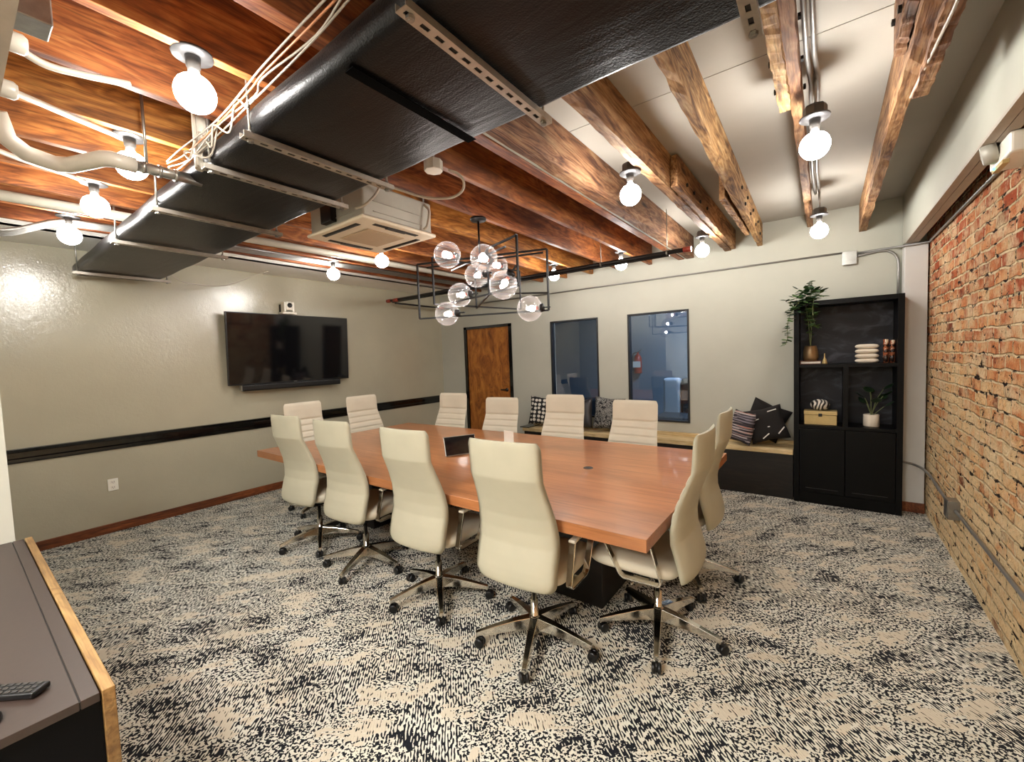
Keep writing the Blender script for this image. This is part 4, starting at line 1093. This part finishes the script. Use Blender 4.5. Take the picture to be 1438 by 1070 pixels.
for k, x in enumerate((.45, .495)):
    r = empty('candle_holder', (x, 5.19 + .01 * k, Z1)); tag(r, ['mottled bronze and cream cylinder beside the slab sculpture, left of two', 'mottled cream cylinder at the right end of the top shelf'][k], 'candle holder', 'mottled cylinders on the top shelf')
    MB().lathe([(0, 0), (.021, 0), (.021, .06), (.018, .065), (.021, .07), (.021, .13), (.018, .135), (.021, .14), (.021, .215 - .01 * k), (.015, .218 - .01 * k), (.015, .19), (0, .19)], n=20).build('cylinder_body', M['speckle'], r)
r = empty('trinket_box', (-.037, 5.19, Z2)); tag(r, 'pale gold lidded box with a dark clasp on the lower left shelf', 'box')
MB().box(-.13, .13, -.07, .07, 0, .095).build('box_body', M['gold'], r, bevel=.003)
MB().box(-.133, .133, -.073, .073, .098, .135).build('lid', M['gold'], r, bevel=.003)
MB().box(-.015, .015, -.078, -.073, .082, .112).build('clasp', M['plastic'], r, bevel=.003)
r = empty('woven_ball', (-.04, 5.19, Z2 + .1355)); tag(r, 'oval black and white swirled ball resting on the gold box', 'ornament')
MB().sphere((0, 0, .056), .056, 28, sc=(1.45, 1.1, 1.0)).build('ball_body', M['swirl'], r)
r = empty('potted_plant', (.352, 5.2, Z2)); tag(r, 'small dark-leaved plant in a white ceramic pot on the lower right shelf', 'plant')
MB().lathe([(0, 0), (.056, 0), (.060, .008), (.060, .112), (.055, .115), (.052, .10), (0, .098)], n=28).build('pot', M['ceramic_white'], r)
b = MB(); sb = MB()
for k in range(9):
    a = k * 2.4; tip = Vector((.07 * math.cos(a) + .02, .05 * math.sin(a), .19 + .02 * k))
    sb.tube(smoothpath([(0, 0, .095), (tip.x * .4, tip.y * .4, tip.z * .7), tuple(tip)], 4), .003, 6)
    leaf(b, tip, (math.cos(a), math.sin(a), .8), .10)
sb.build('stem', M['stem'], r); b.build('leaves', M['leafdark'], r, fix=False)

# ------------------------------------------------------------------ console at lower left, remotes
r = empty('console', (0, 0, 0)); tag(r, 'dark low console with a pale wooden front edge at the lower left', 'console')
KX0, KX1, KY0, KY1, KZ = -3.188, -1.475, -.42, .186, .75
MB().box(KX0, KX1 - .012, KY0, KY1, .0, KZ - .022).build('cabinet_body', M['console_side'], r)
MB().box(KX0, KX1, KY0, .146, KZ - .022, KZ).box(KX0, KX1, .149, .183, KZ - .022, KZ).build('top_board', M['console_top'], r, bevel=.001)
MB().box(KX0, KX1 - .002, .146, .149, KZ - .02, KZ - .003).build('groove', M['slot'], r)
MB().box(KX0, KX1 + .004, KY1 + .001, KY1 + .026, 0, KZ + .003).build('front_edge_board', M['edgewood'], r, bevel=.002)
def remote(loc, rz, label):
    r = empty('remote_control', loc, rz); tag(r, label, 'remote control', 'remotes on the console')
    MB().box(-.085, .085, -.023, .023, .002, .018).build('remote_body', M['plastic'], r, bevel=.005, seg=3)
    k = 0
    for i in range(9):
        for j in range(3):
            if k >= 27: break
            x = -.07 + i * .0172; y = -.013 + j * .013
            MB().box(x - .0055, x + .0055, y - .0042, y + .0042, .018, .0198).build('button', M['socket'] if (i + j) % 3 else M['canopy'], r, bevel=.001)
            k += 1
    return r
remote((-1.663, .043, KZ + .0005), R(40), 'black remote control with grey buttons on the console')
r = empty('mouse', (-1.572, .004, KZ)); tag(r, 'rounded black object at the picture edge nearer than the remote', 'mouse')
b = MB(); b.sphere((0, 0, .004), .03, 20, sc=(1.4, .9, .8))
for v in b.bm.verts: v.co.z = max(v.co.z, .0005)
b.build('mouse_shell', M['plastic'], r)

# ------------------------------------------------------------------ exit / emergency light on the brick
r = empty('emergency_light', (.672, 2.92, 2.405)); tag(r, 'white emergency light with round lamp head high on the brick wall', 'emergency light')
MB().box(-.04, .068, -.13, .15, -.045, .048).build('housing', M['outlet'], r, bevel=.012, seg=3)
MB().lathe([(0, 0), (.045, 0), (.05, .02), (.042, .05), (.034, .052), (.030, .035), (0, .03)], (-.04, .03, .02), 24, ax=(-1, .2, -.2)).build('lamp_head', M['acbody'], r)
MB().box(-.042, -.02, -.05, .10, -.062, -.045).build('lower_panel', M['gold'], r)
gt = NT('green_indicator'); gt.set(color=(.1, .6, .4), emit=(.1, .9, .55), es=1.5)
MB().sphere((-.042, .06, -.05), .008, 12).build('indicator_lamp', gt.mat, r)

# ------------------------------------------------------------------ things in the room beyond
r = empty('fire_extinguisher', (-2.672, 8.34, 1.17)); r.location = (-3.02, 8.32, 1.15); tag(r, 'red fire extinguisher seen through the right window', 'fire extinguisher')
MB().lathe([(0, 0), (.07, 0), (.075, .01), (.075, .30), (.05, .36), (.022, .38), (.022, .42), (0, .42)], n=20).build('cylinder', M['red'], r)
MB().box(-.076, .076, -.078, -.07, .12, .24).build('label_band', M['paper'], r)
b = MB(); b.bar((0, 0, .42), (.08, -.02, .47), .02, .012); b.bar((0, 0, .43), (.07, -.02, .41), .02, .008); b.build('valve_handle', M['plastic'], r)
MB().tube(smoothpath([(0, -.02, .42), (-.09, -.03, .38), (-.10, -.03, .2), (-.09, -.03, .06)], 5), .010, 8).build('hose', M['plastic'], r)
r = empty('booth_seat', (-1.75, 6.9, 0)); tag(r, 'pale and dark upholstered booth seat seen through the right window', 'seat')
MB().box(-.45, .7, -.25, .35, .12, .55).build('seat_base', M['darkuph'], r, bevel=.04, seg=3)
for k in range(4):
    MB().box(-.45 + .29 * k, -.17 + .29 * k, .30, .48, .5, 1.12).build('back_cushion', M['darkuph'] if k % 2 else M['upholst'], r, bevel=.05, seg=3)
MB().box(-.4, .65, -.2, .3, .02, .12).build('plinth', M['plastic'], r)
r = empty('lounge_chair', (-3.1, 6.3, 0), R(200)); tag(r, 'dark rounded lounge chair seen through the left window', 'chair')
MB().box(-.35, .35, -.3, .32, .12, .42).build('seat', M['darkuph'], r, bevel=.06, seg=3)
b = MB()
def shell(u, v):
    a = PI * (u) ; return (.38 * math.cos(a), -.30 + .0 - .12 * math.sin(a), .2 + .62 * v * (1 - .25 * abs(math.cos(a)) ** 3))
b.grid(shell, 20, 8); sh = b.build('backrest', M['darkuph'], r, smooth=True)
so = sh.modifiers.new('s', 'SOLIDIFY'); so.thickness = .05
for sx in (-.28, .28):
    for sy in (-.24, .26):
        MB().tube([(sx, sy, 0), (sx, sy, .13)], .015, 8).build('leg', M['plastic'], r)
r = empty('column_pipe', (-1.45, 7.9, 0)); tag(r, 'dark upright pipe seen through the right window', 'pipe')
MB().tube([(0, 0, 0), (0, 0, 2.918)], .05, 14).build('pipe_body', M['plastic'], r)

# ------------------------------------------------------------------ camera, world, colour
cam = bpy.data.cameras.new('camera'); co = bpy.data.objects.new('camera', cam); COL.objects.link(co)
CM = ((0.8031130748708546, 0.5947126591628982, -0.03641760567192482),
      (0.003979576603138097, -0.0664738113484585, -0.9977802340069026),
      (-0.5958133532756219, 0.80118542512717, -0.05575269161444032))
rx, dn, fw = (Vector(v) for v in CM)
m3 = Matrix((rx, -dn, -fw)).transposed()
co.matrix_world = Matrix.Translation((0, 0, 1.56)) @ m3.to_4x4()
cam.sensor_fit = 'HORIZONTAL'; cam.sensor_width = 36.0; cam.lens = 36.0 * 592.644 / 1438.0; cam.clip_start = .02; cam.clip_end = 60
SC.camera = co
w = bpy.data.worlds.new('world'); SC.world = w; w.use_nodes = True
w.node_tree.nodes['Background'].inputs['Color'].default_value = (.8, .85, 1, 1)
w.node_tree.nodes['Background'].inputs['Strength'].default_value = .3
vs = SC.view_settings
vs.view_transform = 'Standard'; vs.look = 'None'; vs.gamma = 1.0; vs.use_curve_mapping = False
vs.exposure = 1.5
